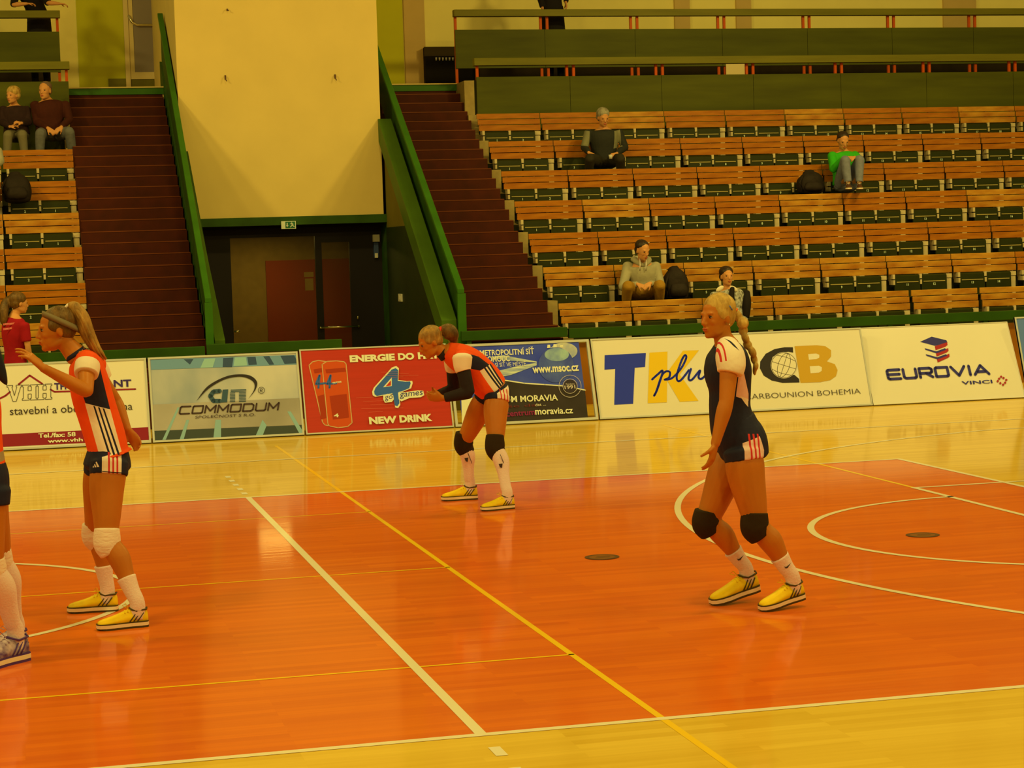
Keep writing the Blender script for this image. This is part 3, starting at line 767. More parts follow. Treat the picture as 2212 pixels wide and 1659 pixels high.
LET = {'C': [[(1, 1), (0.12, 1), (0, 0.88), (0, 0.12), (0.1, 0), (1, 0)]], 'O': [[(0.1, 1), (1, 1), (1, 0.1), (0.9, 0), (0, 0), (0, 0.9), (0.1, 1)]],
       'M': [[(0, 0), (0, 1), (0.5, 0.25), (1, 1), (1, 0)]], 'D': [[(0, 0), (0, 1), (0.8, 1), (1, 0.8), (1, 0.2), (0.8, 0), (0, 0)]],
       'U': [[(0, 1), (0, 0.12), (0.12, 0), (0.88, 0), (1, 0.12), (1, 1)]], 'E': [[(1, 1), (0.1, 1), (0, 0.9), (0, 0.1), (0.1, 0), (1, 0)], [(0, 0.5), (0.95, 0.5)]],
       'R': [[(0, 0), (0, 1), (0.85, 1), (1, 0.88), (1, 0.58), (0.85, 0.45), (0.0, 0.45)], [(0.5, 0.45), (1, 0)]], 'V': [[(0, 1), (0.5, 0), (1, 1)]],
       'I': [[(0.5, 0), (0.5, 1)]], 'A': [[(0, 0), (0.5, 1), (1, 0)], [(0.22, 0.3), (0.78, 0.3)]], 'N': [[(0, 0), (0, 1), (1, 0), (1, 1)]]}
def stroke_text(B, s, bl, br, hpx, wd, M, gap=0.28, shear=0.0, widths={}):
    a = V(B.st(*bl)); b = V(B.st(*br)); h = hpx / ppm(B.P(a.x, a.y)); ex = b - a
    ey = V((-ex.y, ex.x)).normalized() * h + ex.normalized() * shear * h
    ws = [widths.get(c, 1.0) for c in s]; tot = sum(ws) + gap * (len(s) - 1); x = 0; lines = []
    for c, w in zip(s, ws):
        for ln in LET[c]:
            lines.append([tuple(a + ex * ((x + p * w) / tot) + ey * q) for p, q in ln])
        x += w + gap
    B.strokes('lettering', lines, wd, M, label='printed words ' + s, px=False)
stroke_text(B, 'COMMODUM', Z6(1298, 518), Z6(2010, 488), 16, 0.018, ink('dark_umber', 66, 42, 24), shear=0.25)
B.text('SPOLEČNOST S R.O.', Z6(1412, 552), Z6(1848, 533), 8, ink('dark_umber', 66, 42, 24), 0.0, shear=0.2)

# 3 red drink board
i_rb = mat('board_red_print', pc(190, 42, 14, 0.8), 0.35, noise=0.06, nscale=3, stretch=(0.4, 1, 14))
B = Board(4.25, 5.97, LN, HT + 0.02, 'red advertising board with a large blue number 4 and two drink cans', i_rb)
B.frame(P_alu, 0.016)
i_or = ink('can_orange', 206, 70, 10); i_or2 = ink('can_dark_orange', 168, 44, 6); i_bl = ink('logo_blue', 52, 92, 104); i_bd = ink('ink_blue', 40, 48, 70); i_gold2 = ink('can_rim', 208, 160, 66)
cans = [[(92, 232), (118, 206), (160, 197), (215, 205), (300, 640), (262, 672), (208, 665), (190, 645)], [(186, 226), (222, 204), (290, 200), (345, 206), (360, 222), (404, 648), (372, 676), (302, 684), (240, 672), (228, 655)]]
for c in cans:
    B.polys('drink_can', [[Z7(*p) for p in c]], i_or)
    B.strokes('can_outline', [[Z7(*p) for p in c + [c[0]]]], 0.010, i_gold2)
    x0, x1 = (120, 200) if c is cans[0] else (205, 352)
    dx = 0 if c is cans[0] else 0
    B.polys('can_band', [[Z7(x0 + 5, 262), Z7(x1, 250), Z7(x1 + 8, 278), Z7(x0 + 12, 290)], [Z7(x0 + 36, 455), Z7(x1 + 12, 440), Z7(x1 + 30, 610), Z7(x0 + 60, 625)]], i_or2)
for dx in (0, 80):
    B.strokes('can_logo', [[Z7(160 + dx, 395), Z7(168 + dx, 305), Z7(142 + dx, 368), Z7(210 + dx, 362)]], 0.022, i_bl)
B.text('4', Z7(272, 610), Z7(308, 608), 8, i_cream, 0.02)
B.text('games', Z7(262, 372), Z7(328, 362), 5, i_cream, 0.02)
B.text('ENERGIE', Z7(388, 212), Z7(715, 198), 15.5, i_cream, 0.055)
B.text('DO', Z7(738, 197), Z7(855, 192), 15.5, i_cream, 0.055)
B.text('HRY', Z7(882, 190), Z7(1040, 183), 15.5, i_cream, 0.055)
four = [(548, 425), (560, 395), (690, 250), (722, 238), (742, 255), (738, 340), (800, 348), (838, 346), (842, 362), (830, 400), (770, 425), (745, 430), (752, 520), (735, 545), (715, 538), (695, 440), (570, 462), (552, 450)]
B.polys('number_outline', [[Z7(*p) for p in four]], i_cream)
cx, cy = 690, 395
B.polys('number_four', [[Z7(cx + (x - cx) * 0.90, cy + (y - cy) * 0.90) for x, y in four]], i_bl, label='large blue number 4')
B.polys('number_hole', [[Z7(628, 392), Z7(690, 322), Z7(690, 384)]], i_cream)
B.polys('number_hole', [[Z7(646, 386), Z7(684, 342), Z7(684, 381)]], i_rb)
B.polys('word_cloud', [[Z7(*q) for q in ((628, 450), (660, 440), (700, 450), (705, 480), (690, 500), (640, 505), (628, 480))], [Z7(*q) for q in ((735, 432), (790, 428), (880, 415), (918, 418), (925, 450), (900, 465), (820, 470), (760, 495), (740, 480))]], i_cream)
B.text('go', Z7(640, 496), Z7(695, 490), 12, i_bd, 0.0, shear=0.2)
B.text('games', Z7(748, 480), Z7(912, 462), 13, i_bd, 0.0, shear=0.2)
B.text('NEW', Z7(528, 662), Z7(728, 652), 16, i_cream, 0.055)
B.text('DRINK', Z7(748, 650), Z7(985, 638), 16, i_cream, 0.055)
i_rl = ink('print_streak', 206, 96, 44)
B.strokes('speed_lines', [[Z7(610 + (k * 53) % 90, 285 + k * 12), Z7(740 + (k * 71) % 180, 282 + k * 12)] for k in range(4)] + [[Z7(430 + (k * 53) % 120, 470 + k * 26), Z7(560 + (k * 71) % 220, 465 + k * 26)] for k in range(5)], 0.003, i_rl)

# 4 blue and black network board: a frame with a smaller banner
B = Board(5.99, 7.71, LN, HT, 'blue and black advertising banner with a dark sphere in an aluminium frame', P_alu)
bpy.data.objects.remove([c for c in B.root.children if c.name.startswith('board_panel')][0])
B.frame(P_alu, 0.03)
b0 = B.st(*Z7(1195, 560))[0]; b1 = B.st(*Z7(2085, 400))[0]
i_bp = mat('banner_blue_print', pc(62, 72, 104), 0.4, col2=pc(40, 52, 96), nscale=2.5)
i_bk = mat('banner_black_print', pc(44, 32, 16), 0.4, noise=0.2, nscale=4)
mb = MB(); B.slab(mb, b0, b1, 0.028, B.L - 0.02, -0.012, 0.0); mb.build('banner', i_bp, B.root)
B.polys('white_corner', [[Z7(1195, 475), Z7(1380, 455), Z7(1380, 655), Z7(1200, 662)]], i_cream)
B.polys('black_field', [[Z7(1350, 335), Z7(1540, 345), Z7(1650, 362), Z7(1800, 372), Z7(1950, 382), Z7(2090, 412), Z7(2112, 615), Z7(1380, 652)]], i_bk)
B.strokes('torn_edge', [[Z7(*q) for q in ((1350, 330), (1450, 332), (1540, 345), (1650, 362), (1800, 372), (1950, 382), (2092, 412))]], 0.014, i_cream)
B.polys('light_beam', [[Z7(1350, 300), Z7(1550, 250), Z7(1740, 212), Z7(1740, 232), Z7(1560, 300), Z7(1400, 335)], [Z7(1400, 170), Z7(1500, 160), Z7(1740, 205), Z7(1740, 212), Z7(1500, 195)]], mat('ink_beam', pc(196, 186, 116), 0.4, col2=pc(120, 124, 106), nscale=6, stretch=(1, 1, 8)))
B.polys('glow', [[Z7(*q) for q in circ(1935, 130, 100, 62, 28)]], mat('ink_glow', pc(212, 186, 84), 0.4, col2=pc(120, 126, 100), nscale=5))
B.polys('sphere', [[Z7(*q) for q in circ(1880, 230, 128, 128, 36)]], mat('ink_sphere', pc(44, 52, 84), 0.4, col2=pc(84, 98, 96), nscale=3))
B.polys('sphere_light', [[Z7(*q) for q in circ(1885, 155, 88, 48, 28)]], mat('ink_shine', pc(150, 164, 120), 0.4, col2=pc(92, 106, 104), nscale=6))
B.polys('skyline', [[Z7(1815, 108), Z7(1818, 84), Z7(1836, 84), Z7(1840, 106)], [Z7(1858, 104), Z7(1862, 80), Z7(1884, 80), Z7(1886, 102)], [Z7(1905, 100), Z7(1910, 86), Z7(1930, 86), Z7(1932, 98)]], i_cream)
B.text('METROPOLITNÍ SÍŤ', Z7(1330, 165), Z7(1722, 152), 17, i_cream, 0.02)
B.text('OLOMOUC', Z7(1330, 212), Z7(1546, 204), 13, i_cream, 0.02)
B.text('SÍ SÍŤ VE MĚSTĚ', Z7(1440, 246), Z7(1662, 236), 12, i_cream, 0.0)
B.text('www.msoc.cz', Z7(1712, 292), Z7(2046, 274), 13, i_cream, 0.03)
B.text('CENTRUM MORAVIA', Z7(1310, 512), Z7(1894, 488), 14, i_cream, 0.02)
B.text('vaše dat', Z7(1440, 545), Z7(1776, 528), 6, ink('dull_red', 110, 34, 18), 0.0)
B.text('dat ...', Z7(1730, 530), Z7(1806, 524), 6, i_cream, 0.0)
B.text('centrum', Z7(1520, 606), Z7(1728, 592), 11, ink('magenta', 140, 26, 44), 0.02)
B.text('moravia.cz', Z7(1730, 592), Z7(2003, 582), 14, i_cream, 0.02)
i_stamp = ink('stamp', 196, 168, 96)
B.strokes('round_stamp', [[Z7(*q) for q in circ(1980, 385, 80, 80, 36)], [Z7(*q) for q in circ(1980, 385, 52, 52, 30)]], 0.006, i_stamp)
B.polys('stamp_ground', [[Z7(*q) for q in circ(1980, 385, 48, 48, 30)]], ink('stamp_dark', 52, 38, 26))
B.text('1991', Z7(1942, 408), Z7(2020, 402), 8, i_stamp, 0.03)
B.text('Založeno', Z7(1948, 378), Z7(2012, 374), 4, i_stamp, 0.0)

# 5 TK plus
B = Board(7.73, 9.47, LN, HT, 'white advertising board with blue T, yellow K and blue script', P_cream)
B.frame(P_alu, 0.018)
B.polys('letter_t', [[Z8(107, 203), Z8(314, 192), Z8(310, 262), Z8(258, 266), Z8(250, 447), Z8(155, 452), Z8(160, 272), Z8(106, 276)]], i_navy)
B.polys('letter_k', [[Z8(332, 190), Z8(422, 185), Z8(419, 440), Z8(323, 444)], [Z8(420, 290), Z8(500, 180), Z8(580, 178), Z8(484, 300), Z8(578, 432), Z8(484, 437), Z8(421, 330)]], i_gold)
B.strokes('script_word', [[Z8(*q) for q in ((345, 325), (375, 298), (398, 284), (372, 372), (355, 406), (366, 385), (392, 310), (412, 286), (434, 288), (430, 315), (408, 326))], [Z8(*q) for q in ((408, 326), (445, 318), (490, 270), (516, 218), (510, 203), (492, 232), (470, 300), (472, 330), (490, 328), (530, 278))], [Z8(*q) for q in ((540, 272), (528, 320), (545, 326), (585, 280), (578, 312), (592, 322), (622, 296), (640, 280), (652, 300), (640, 322), (620, 318))]], 0.026, i_navy, label='blue script word plus', smooth=True)

# 6 CB
B = Board(9.48, 11.19, LN, HT, 'white advertising board with black C, ochre B and a small globe', P_cream)
B.frame(P_alu, 0.018)
outer = [Z8(*q) for q in ((1052, 163), (1010, 163), (960, 172), (915, 196), (888, 235), (886, 268), (905, 305), (945, 330), (1000, 342), (1085, 340), (1083, 322), (1060, 302), (1000, 300), (960, 285), (940, 250), (950, 212), (985, 190), (1030, 186), (1053, 190))]
B.polys('letter_c', [outer], i_dk)
B.polys('letter_b', [[Z8(*q) for q in ((1060, 158), (1170, 153), (1215, 158), (1243, 178), (1243, 210), (1222, 234), (1262, 248), (1276, 278), (1268, 308), (1240, 328), (1190, 338), (1090, 342))]], i_och)
B.polys('letter_counter', [[Z8(*q) for q in ((1128, 198), (1168, 195), (1184, 201), (1184, 215), (1170, 223), (1132, 226))]], P_cream)
B.polys('letter_counter', [[Z8(*q) for q in ((1136, 259), (1182, 256), (1197, 264), (1196, 282), (1182, 291), (1140, 294))]], P_cream)
B.polys('globe_ground', [[Z8(*q) for q in circ(1006, 254, 66, 66, 36)]], P_cream)
gl = [[Z8(*q) for q in circ(1006, 254, 63, 63, 36)]]
c, s_ = math.cos(0.3), math.sin(0.3)
def RG(x, y): return Z8(1006 + x * c - y * s_, 254 + x * s_ + y * c)
for k in (-0.6, 0.0, 0.6): gl.append([RG(60 * k * math.cos(a) * 0.8, 62 * math.sin(a)) for a in [(-PI / 2 + PI * i / 14) for i in range(15)]])
for y in (-34, 0, 34): gl.append([RG(x, y + 8 * (1 - (x / 60) ** 2) * (1 if y > 0 else -1 if y < 0 else 0)) for x in ([-52, -30, 0, 30, 52] if y else [-62, 62])])
B.strokes('globe', gl, 0.006, ink('globe_line', 84, 66, 30))
B.text('CARBOUNION BOHEMIA', Z8(812, 426), Z8(1392, 396), 11.5, ink('dark_olive', 74, 60, 28), -0.012)

# 7 EUROVIA
B = Board(11.2, 13.23, 0.45, 0.925, 'white advertising board with stacked blue and red plates logo', P_cream)
B.frame(P_cream, 0.008)
i_en = ink('slate_navy', 50, 44, 66); i_er = ink('brick_red', 170, 34, 22)
B.polys('logo_top_plate', [[Z8(1690, 136), Z8(1748, 110), Z8(1822, 128), Z8(1828, 140), Z8(1765, 156)]], i_en)
for k, (y, dx) in enumerate(((0, 0), (32, 5), (62, 10))):
    B.polys('logo_plate_side', [[Z8(1764 + dx, 158 + y), Z8(1826 + dx, 138 + y * 0.93), Z8(1828 + dx, 152 + y * 0.93), Z8(1818 + dx, 160 + y * 0.93), Z8(1768 + dx, 178 + y)]], i_er)
    if k: B.polys('logo_plate', [[Z8(1708 + dx, 136 + y), Z8(1766 + dx, 152 + y), Z8(1810 + dx, 136 + y), Z8(1816 + dx, 144 + y), Z8(1768 + dx, 162 + y), Z8(1712 + dx, 144 + y)]], i_en)
stroke_text(B, 'EUROVIA', Z8(1532, 324), Z8(2036, 297), 21, 0.036, i_en, gap=0.30, widths={'I': 0.16, 'V': 1.1, 'A': 1.15})
B.text('VINCI', Z8(1900, 352), Z8(2054, 344), 8, i_en, 0.02)
B.polys('red_squares', [[Z8(x - 7, y), Z8(x, y - 7), Z8(x + 7, y), Z8(x, y + 7)] for x, y in ((2096, 312), (2122, 328), (2079, 334), (2106, 352), (2108, 318), (2092, 344), (2086, 322), (2116, 342))], i_er)

# 8 plain blue board
B = Board(13.27, 15.3, LN, 0.985, 'plain slate blue advertising board at the far end', mat('board_slate_blue', pc(84, 104, 124), 0.45))
B.frame(P_alu, 0.02)
# ------------------------------------------------------------------ figures
def lerp(a, b, t): return a + (b - a) * t
def loft_mb(mb, rings, side, n=18, sub=4, round0=0.6, round1=0.6, p=2.15):
    """rings = [(centre, half_side, half_other)], side = direction of the first radius"""
    side = V(side).normalized()
    C = [V(r[0]) for r in rings]; A = [V((r[1], r[2], 0)) for r in rings]
    if sub > 1: C = catm(C, sub); A = catm(A, sub)
    full = []
    def tang(i):
        return (C[min(i + 1, len(C) - 1)] - C[max(i - 1, 0)]).normalized()
    t0 = tang(0); t1 = tang(len(C) - 1)
    if round0 > 0:
        for k in (3, 2, 1):
            a = k / 3 * PI / 2 * 0.97; full.append((C[0] - t0 * math.sin(a) * min(A[0].x, A[0].y) * round0, A[0] * math.cos(a), t0))
    for i in range(len(C)): full.append((C[i], A[i], tang(i)))
    if round1 > 0:
        for k in (1, 2, 3):
            a = k / 3 * PI / 2 * 0.97; full.append((C[-1] + t1 * math.sin(a) * min(A[-1].x, A[-1].y) * round1, A[-1] * math.cos(a), t1))
    vs = []
    for c, a, t in full:
        s = side - t * side.dot(t)
        if s.length < 1e-3: s = V((0, 0, 1)) - t * t.z
        s.normalize(); o = t.cross(s)
        for k in range(n):
            th = 2 * PI * k / n; ct, st = math.cos(th), math.sin(th)
            x = abs(ct) ** (2 / p) * (1 if ct >= 0 else -1); y = abs(st) ** (2 / p) * (1 if st >= 0 else -1)
            vs.append(c + s * x * a.x + o * y * a.y)
    m = len(full)
    fs = [(i * n + k, i * n + (k + 1) % n, (i + 1) * n + (k + 1) % n, (i + 1) * n + k) for i in range(m - 1) for k in range(n)]
    fs += [tuple(range(n))[::-1], tuple((m - 1) * n + k for k in range(n))]
    mb.add(vs, fs, 0, True)
def ell_mb(mb, c, ax, ay, az, n=16, m=10):
    """ellipsoid with three axis vectors"""
    c = V(c); vs = [c + V(az)]
    for i in range(1, m):
        ph = PI * i / m
        for k in range(n):
            th = 2 * PI * k / n
            vs.append(c + V(ax) * math.sin(ph) * math.cos(th) + V(ay) * math.sin(ph) * math.sin(th) + V(az) * math.cos(ph))
    vs.append(c - V(az)); L = len(vs) - 1
    fs = [(0, 1 + (k + 1) % n, 1 + k) for k in range(n)]
    for i in range(m - 2):
        for k in range(n): a = 1 + i * n; fs.append((a + k, a + (k + 1) % n, a + n + (k + 1) % n, a + n + k))
    a = 1 + (m - 2) * n
    fs += [(a + k, a + (k + 1) % n, L) for k in range(n)]
    mb.add(vs, fs, 0, True)
def fuse(mb, voxel, smooth=3, name='body'):
    """one continuous skin from overlapping volumes"""
    me = bpy.data.meshes.new('tmp'); me.from_pydata(mb.v, [], mb.f)
    bm = bmesh.new(); bm.from_mesh(me)
    bmesh.ops.recalc_face_normals(bm, faces=bm.faces); bm.to_mesh(me); bm.free()
    o = bpy.data.objects.new('tmp', me); COL.objects.link(o)
    r = o.modifiers.new('r', 'REMESH'); r.mode = 'VOXEL'; r.voxel_size = voxel; r.adaptivity = 0
    if smooth:
        s = o.modifiers.new('s', 'SMOOTH'); s.factor = 0.5; s.iterations = smooth
    dg = bpy.context.evaluated_depsgraph_get(); dg.update()
    out = bpy.data.meshes.new_from_object(o.evaluated_get(dg)); out.name = name
    bpy.data.objects.remove(o); bpy.data.meshes.remove(me)
    for p in out.polygons: p.use_smooth = True
    return out
def frame3(fwd, up):
    f = V(fwd).normalized(); u = (V(up) - f * V(up).dot(f)).normalized(); s = f.cross(u); return f, u, s
def head_mb(mb, c, fwd, up, k=1.0, male=False):
    f, u, s = frame3(fwd, up); c = V(c)
    def P(a, b, d=0.0): return c + (f * a + u * b + s * d) * k
    def E(a, b, d, ra, rb, rd, tilt=0.0):
        ff = f * math.cos(tilt) + u * math.sin(tilt); uu = u * math.cos(tilt) - f * math.sin(tilt)
        ell_mb(mb, P(a, b, d), ff * ra * k, s * rd * k, uu * rb * k)
    E(-0.012, 0.032, 0, 0.096, 0.083, 0.074)              # cranium
    E(0.022, 0.0, 0, 0.070, 0.080, 0.066)                  # forehead and cheeks
    E(0.030, -0.050, 0, 0.055, 0.062, 0.055)               # lower face
    E(0.052, -0.082, 0, 0.034, 0.028, 0.034)               # jaw front
    E(0.070, -0.093, 0, 0.019, 0.018, 0.020)               # chin
    for q in (-1, 1):
        E(0.010, -0.068, q * 0.036, 0.050, 0.022, 0.018, -0.35)  # jaw line
        E(0.055, -0.022, q * 0.034, 0.026, 0.024, 0.020)         # cheek
        E(0.076, 0.024, q * 0.026, 0.013, 0.008, 0.020)          # brow
        E(-0.008, -0.010, q * 0.072, 0.017, 0.030, 0.008, -0.25) # ear
    E(0.084, 0.012, 0, 0.010, 0.016, 0.009)
    loft_mb(mb, [(P(0.082, 0.014), 0.007 * k, 0.008 * k), (P(0.096, -0.010), 0.008 * k, 0.009 * k), (P(0.106, -0.030), 0.012 * k, 0.010 * k)], s, 12, 2, 0.5, 0.8)
    for q in (-1, 1): E(0.094, -0.034, q * 0.009, 0.010, 0.007, 0.007)
    E(0.088, -0.056, 0, 0.012, 0.007, 0.020); E(0.086, -0.067, 0, 0.012, 0.007, 0.018)
    return P
def face_parts(root, c, fwd, up, k, lips, brow_col, hair_dark):
    f, u, s = frame3(fwd, up); c = V(c)
    def P(a, b, d=0.0): return c + (f * a + u * b + s * d) * k
    for q in (-1, 1):
        mb = MB(); ell_mb(mb, P(0.073, 0.004, q * 0.030), f * 0.0105 * k, s * 0.014 * k, u * 0.006 * k, 12, 8); e = mb.build('eye', mat('eye_white', pc(150, 112, 50), 0.3), root)
        mb = MB(); ell_mb(mb, P(0.081, 0.004, q * 0.031), f * 0.0055 * k, s * 0.006 * k, u * 0.0065 * k, 10, 6); mb.build('iris', mat('iris_dark', pc(50, 30, 10), 0.2), e)
        mb = MB(); mb.tube([P(0.079, 0.020, q * 0.014), P(0.083, 0.026, q * 0.028), P(0.072, 0.021, q * 0.044)], [0.002 * k, 0.0035 * k, 0.0015 * k], 6); mb.build('eyebrow', brow_col, root)
        mb = MB(); mb.tube([P(0.083, 0.009, q * 0.017), P(0.0865, 0.0125, q * 0.029), P(0.078, 0.008, q * 0.043)], [0.0012 * k, 0.002 * k, 0.0012 * k], 6); mb.build('eyelashes', mat('eyelash', pc(50, 30, 8), 0.8), root)
    mb = MB(); ell_mb(mb, P(0.0945, -0.057, 0), f * 0.0075 * k, s * 0.019 * k, u * 0.0045 * k, 12, 8); ell_mb(mb, P(0.0925, -0.066, 0), f * 0.0075 * k, s * 0.017 * k, u * 0.0045 * k, 12, 8)
    mb.build('lips', lips, root)
def hand_mb(mb, wrist, d, nrm, k=1.0, curl=0.5, spread=0.0, thumb=1, curls=None, tcurl=0.5):
    """d = direction of the palm, nrm = direction the palm faces, thumb = side of the thumb (+1/-1 along d x nrm)"""
    d = V(d).normalized(); n = (V(nrm) - d * V(nrm).dot(d)).normalized(); t = d.cross(n) * thumb
    w = V(wrist)
    loft_mb(mb, [(w - d * 0.01 * k, 0.026 * k, 0.018 * k), (w + d * 0.02 * k, 0.031 * k, 0.016 * k), (w + d * 0.055 * k, 0.038 * k, 0.014 * k), (w + d * 0.085 * k, 0.038 * k, 0.012 * k)], t, 14, 3, 0.4, 0.5)
    offs = (0.028, 0.0095, -0.0095, -0.027); lens = (0.072, 0.080, 0.074, 0.058)
    for i in range(4):
        b = w + d * (0.083 - 0.003 * abs(i - 1)) * k + t * offs[i] * k; L = lens[i] * k
        cu = curls[i] if curls else curl
        dirv = (d + t * spread * (1.5 - i) * 0.3).normalized(); pts = [b - dirv * 0.01 * k]; a = cu * 0.5
        for j, fr in enumerate((0.42, 0.32, 0.26)):
            dd = dirv * math.cos(a) + n * math.sin(a); pts.append(pts[-1] + dd * (L * fr + (0.01 * k if j == 0 else 0))); a += cu * 0.9
        loft_mb(mb, [(pts[0], 0.0092 * k, 0.0092 * k), (pts[1], 0.0088 * k, 0.0086 * k), (pts[2], 0.0078 * k, 0.0076 * k), (pts[3], 0.0066 * k, 0.0062 * k)], t, 10, 3, 0.5, 0.9)
    b = w + d * 0.020 * k + t * 0.024 * k
    d1 = (d * 0.72 + t * 0.62 + n * 0.25).normalized(); d2 = (d1 + n * tcurl + d * 0.35 - t * 0.35 * tcurl).normalized()
    loft_mb(mb, [(b, 0.013 * k, 0.013 * k), (b + d1 * 0.032 * k, 0.0115 * k, 0.0105 * k), (b + d1 * 0.032 * k + d2 * 0.030 * k, 0.0098 * k, 0.0090 * k), (b + d1 * 0.032 * k + d2 * 0.052 * k, 0.0078 * k, 0.0068 * k)], n, 10, 3, 0.5, 0.9)
def arm_mb(mb, S, E, Wr, k=1.0, g=1.0):
    S, E, Wr = V(S), V(E), V(Wr); sd = (E - S).cross(Wr - E)
    if sd.length < 1e-4: sd = V((0, 1, 0))
    k = k * g
    loft_mb(mb, [(S, 0.050 * k, 0.050 * k), (lerp(S, E, 0.3), 0.044 * k, 0.046 * k), (lerp(S, E, 0.7), 0.038 * k, 0.040 * k), (E, 0.034 * k, 0.036 * k)], sd, 16, 4, 0.7, 0.8)
    loft_mb(mb, [(E, 0.034 * k, 0.036 * k), (lerp(E, Wr, 0.25), 0.036 * k, 0.038 * k), (lerp(E, Wr, 0.65), 0.029 * k, 0.029 * k), (Wr, 0.0235 * k, 0.0225 * k)], sd, 16, 4, 0.8, 0.5)
def leg_mb(mb, H, K, A, back, k=1.0, hip=0.088, kn=0.053, calf=0.056):
    H, K, A, b = V(H), V(K), V(A), V(back)
    sd = b.cross(V((0, 0, 1)))
    loft_mb(mb, [(H, hip * 0.82 * k, hip * k * 0.84), (lerp(H, K, 0.14) - b * 0.004, hip * 0.97 * k, hip * k * 1.03), (lerp(H, K, 0.35) - b * 0.008, hip * 0.93 * k, hip * k), (lerp(H, K, 0.75), lerp(kn, hip, 0.42) * k, lerp(kn, hip, 0.45) * k), (K, kn * k, kn * 1.06 * k)], sd, 18, 4, 0.7, 0.8)
    loft_mb(mb, [(K, kn * k, kn * 1.04 * k), (lerp(K, A, 0.16) + b * 0.006, calf * 0.92 * k, calf * 0.98 * k), (lerp(K, A, 0.34) + b * 0.016, calf * k, calf * 1.05 * k), (lerp(K, A, 0.62) + b * 0.008, calf * 0.72 * k, calf * 0.76 * k), (lerp(K, A, 0.86), calf * 0.55 * k, calf * 0.60 * k), (A, 0.033 * k, 0.036 * k)], sd, 18, 4, 0.8, 0.8)
def foot_mb(mb, A, heel, toe, k=1.0):
    A, heel, toe = V(A), V(heel), V(toe); d = (toe - heel); d.normalize(); sd = d.cross(V((0, 0, 1)))
    loft_mb(mb, [(A, 0.033 * k, 0.036 * k), (lerp(A, heel + V((0, 0, 0.045)), 0.6) + d * 0.03, 0.030 * k, 0.036 * k)], sd, 12, 3)
    loft_mb(mb, [(heel + d * 0.045 + V((0, 0, 0.045)), 0.026 * k, 0.024 * k), (heel + d * 0.13 + V((0, 0, 0.042)), 0.034 * k, 0.022 * k), (heel + d * 0.20 + V((0, 0, 0.034)), 0.036 * k, 0.014 * k)], sd, 12, 3)
def tube_cloth(name, rings, side, M, root, voxel=0, n=24, sub=5, r0=0.12, r1=0.12):
    mb = MB(); loft_mb(mb, rings, side, n, sub, r0, r1); return mb.build(name, M, root)
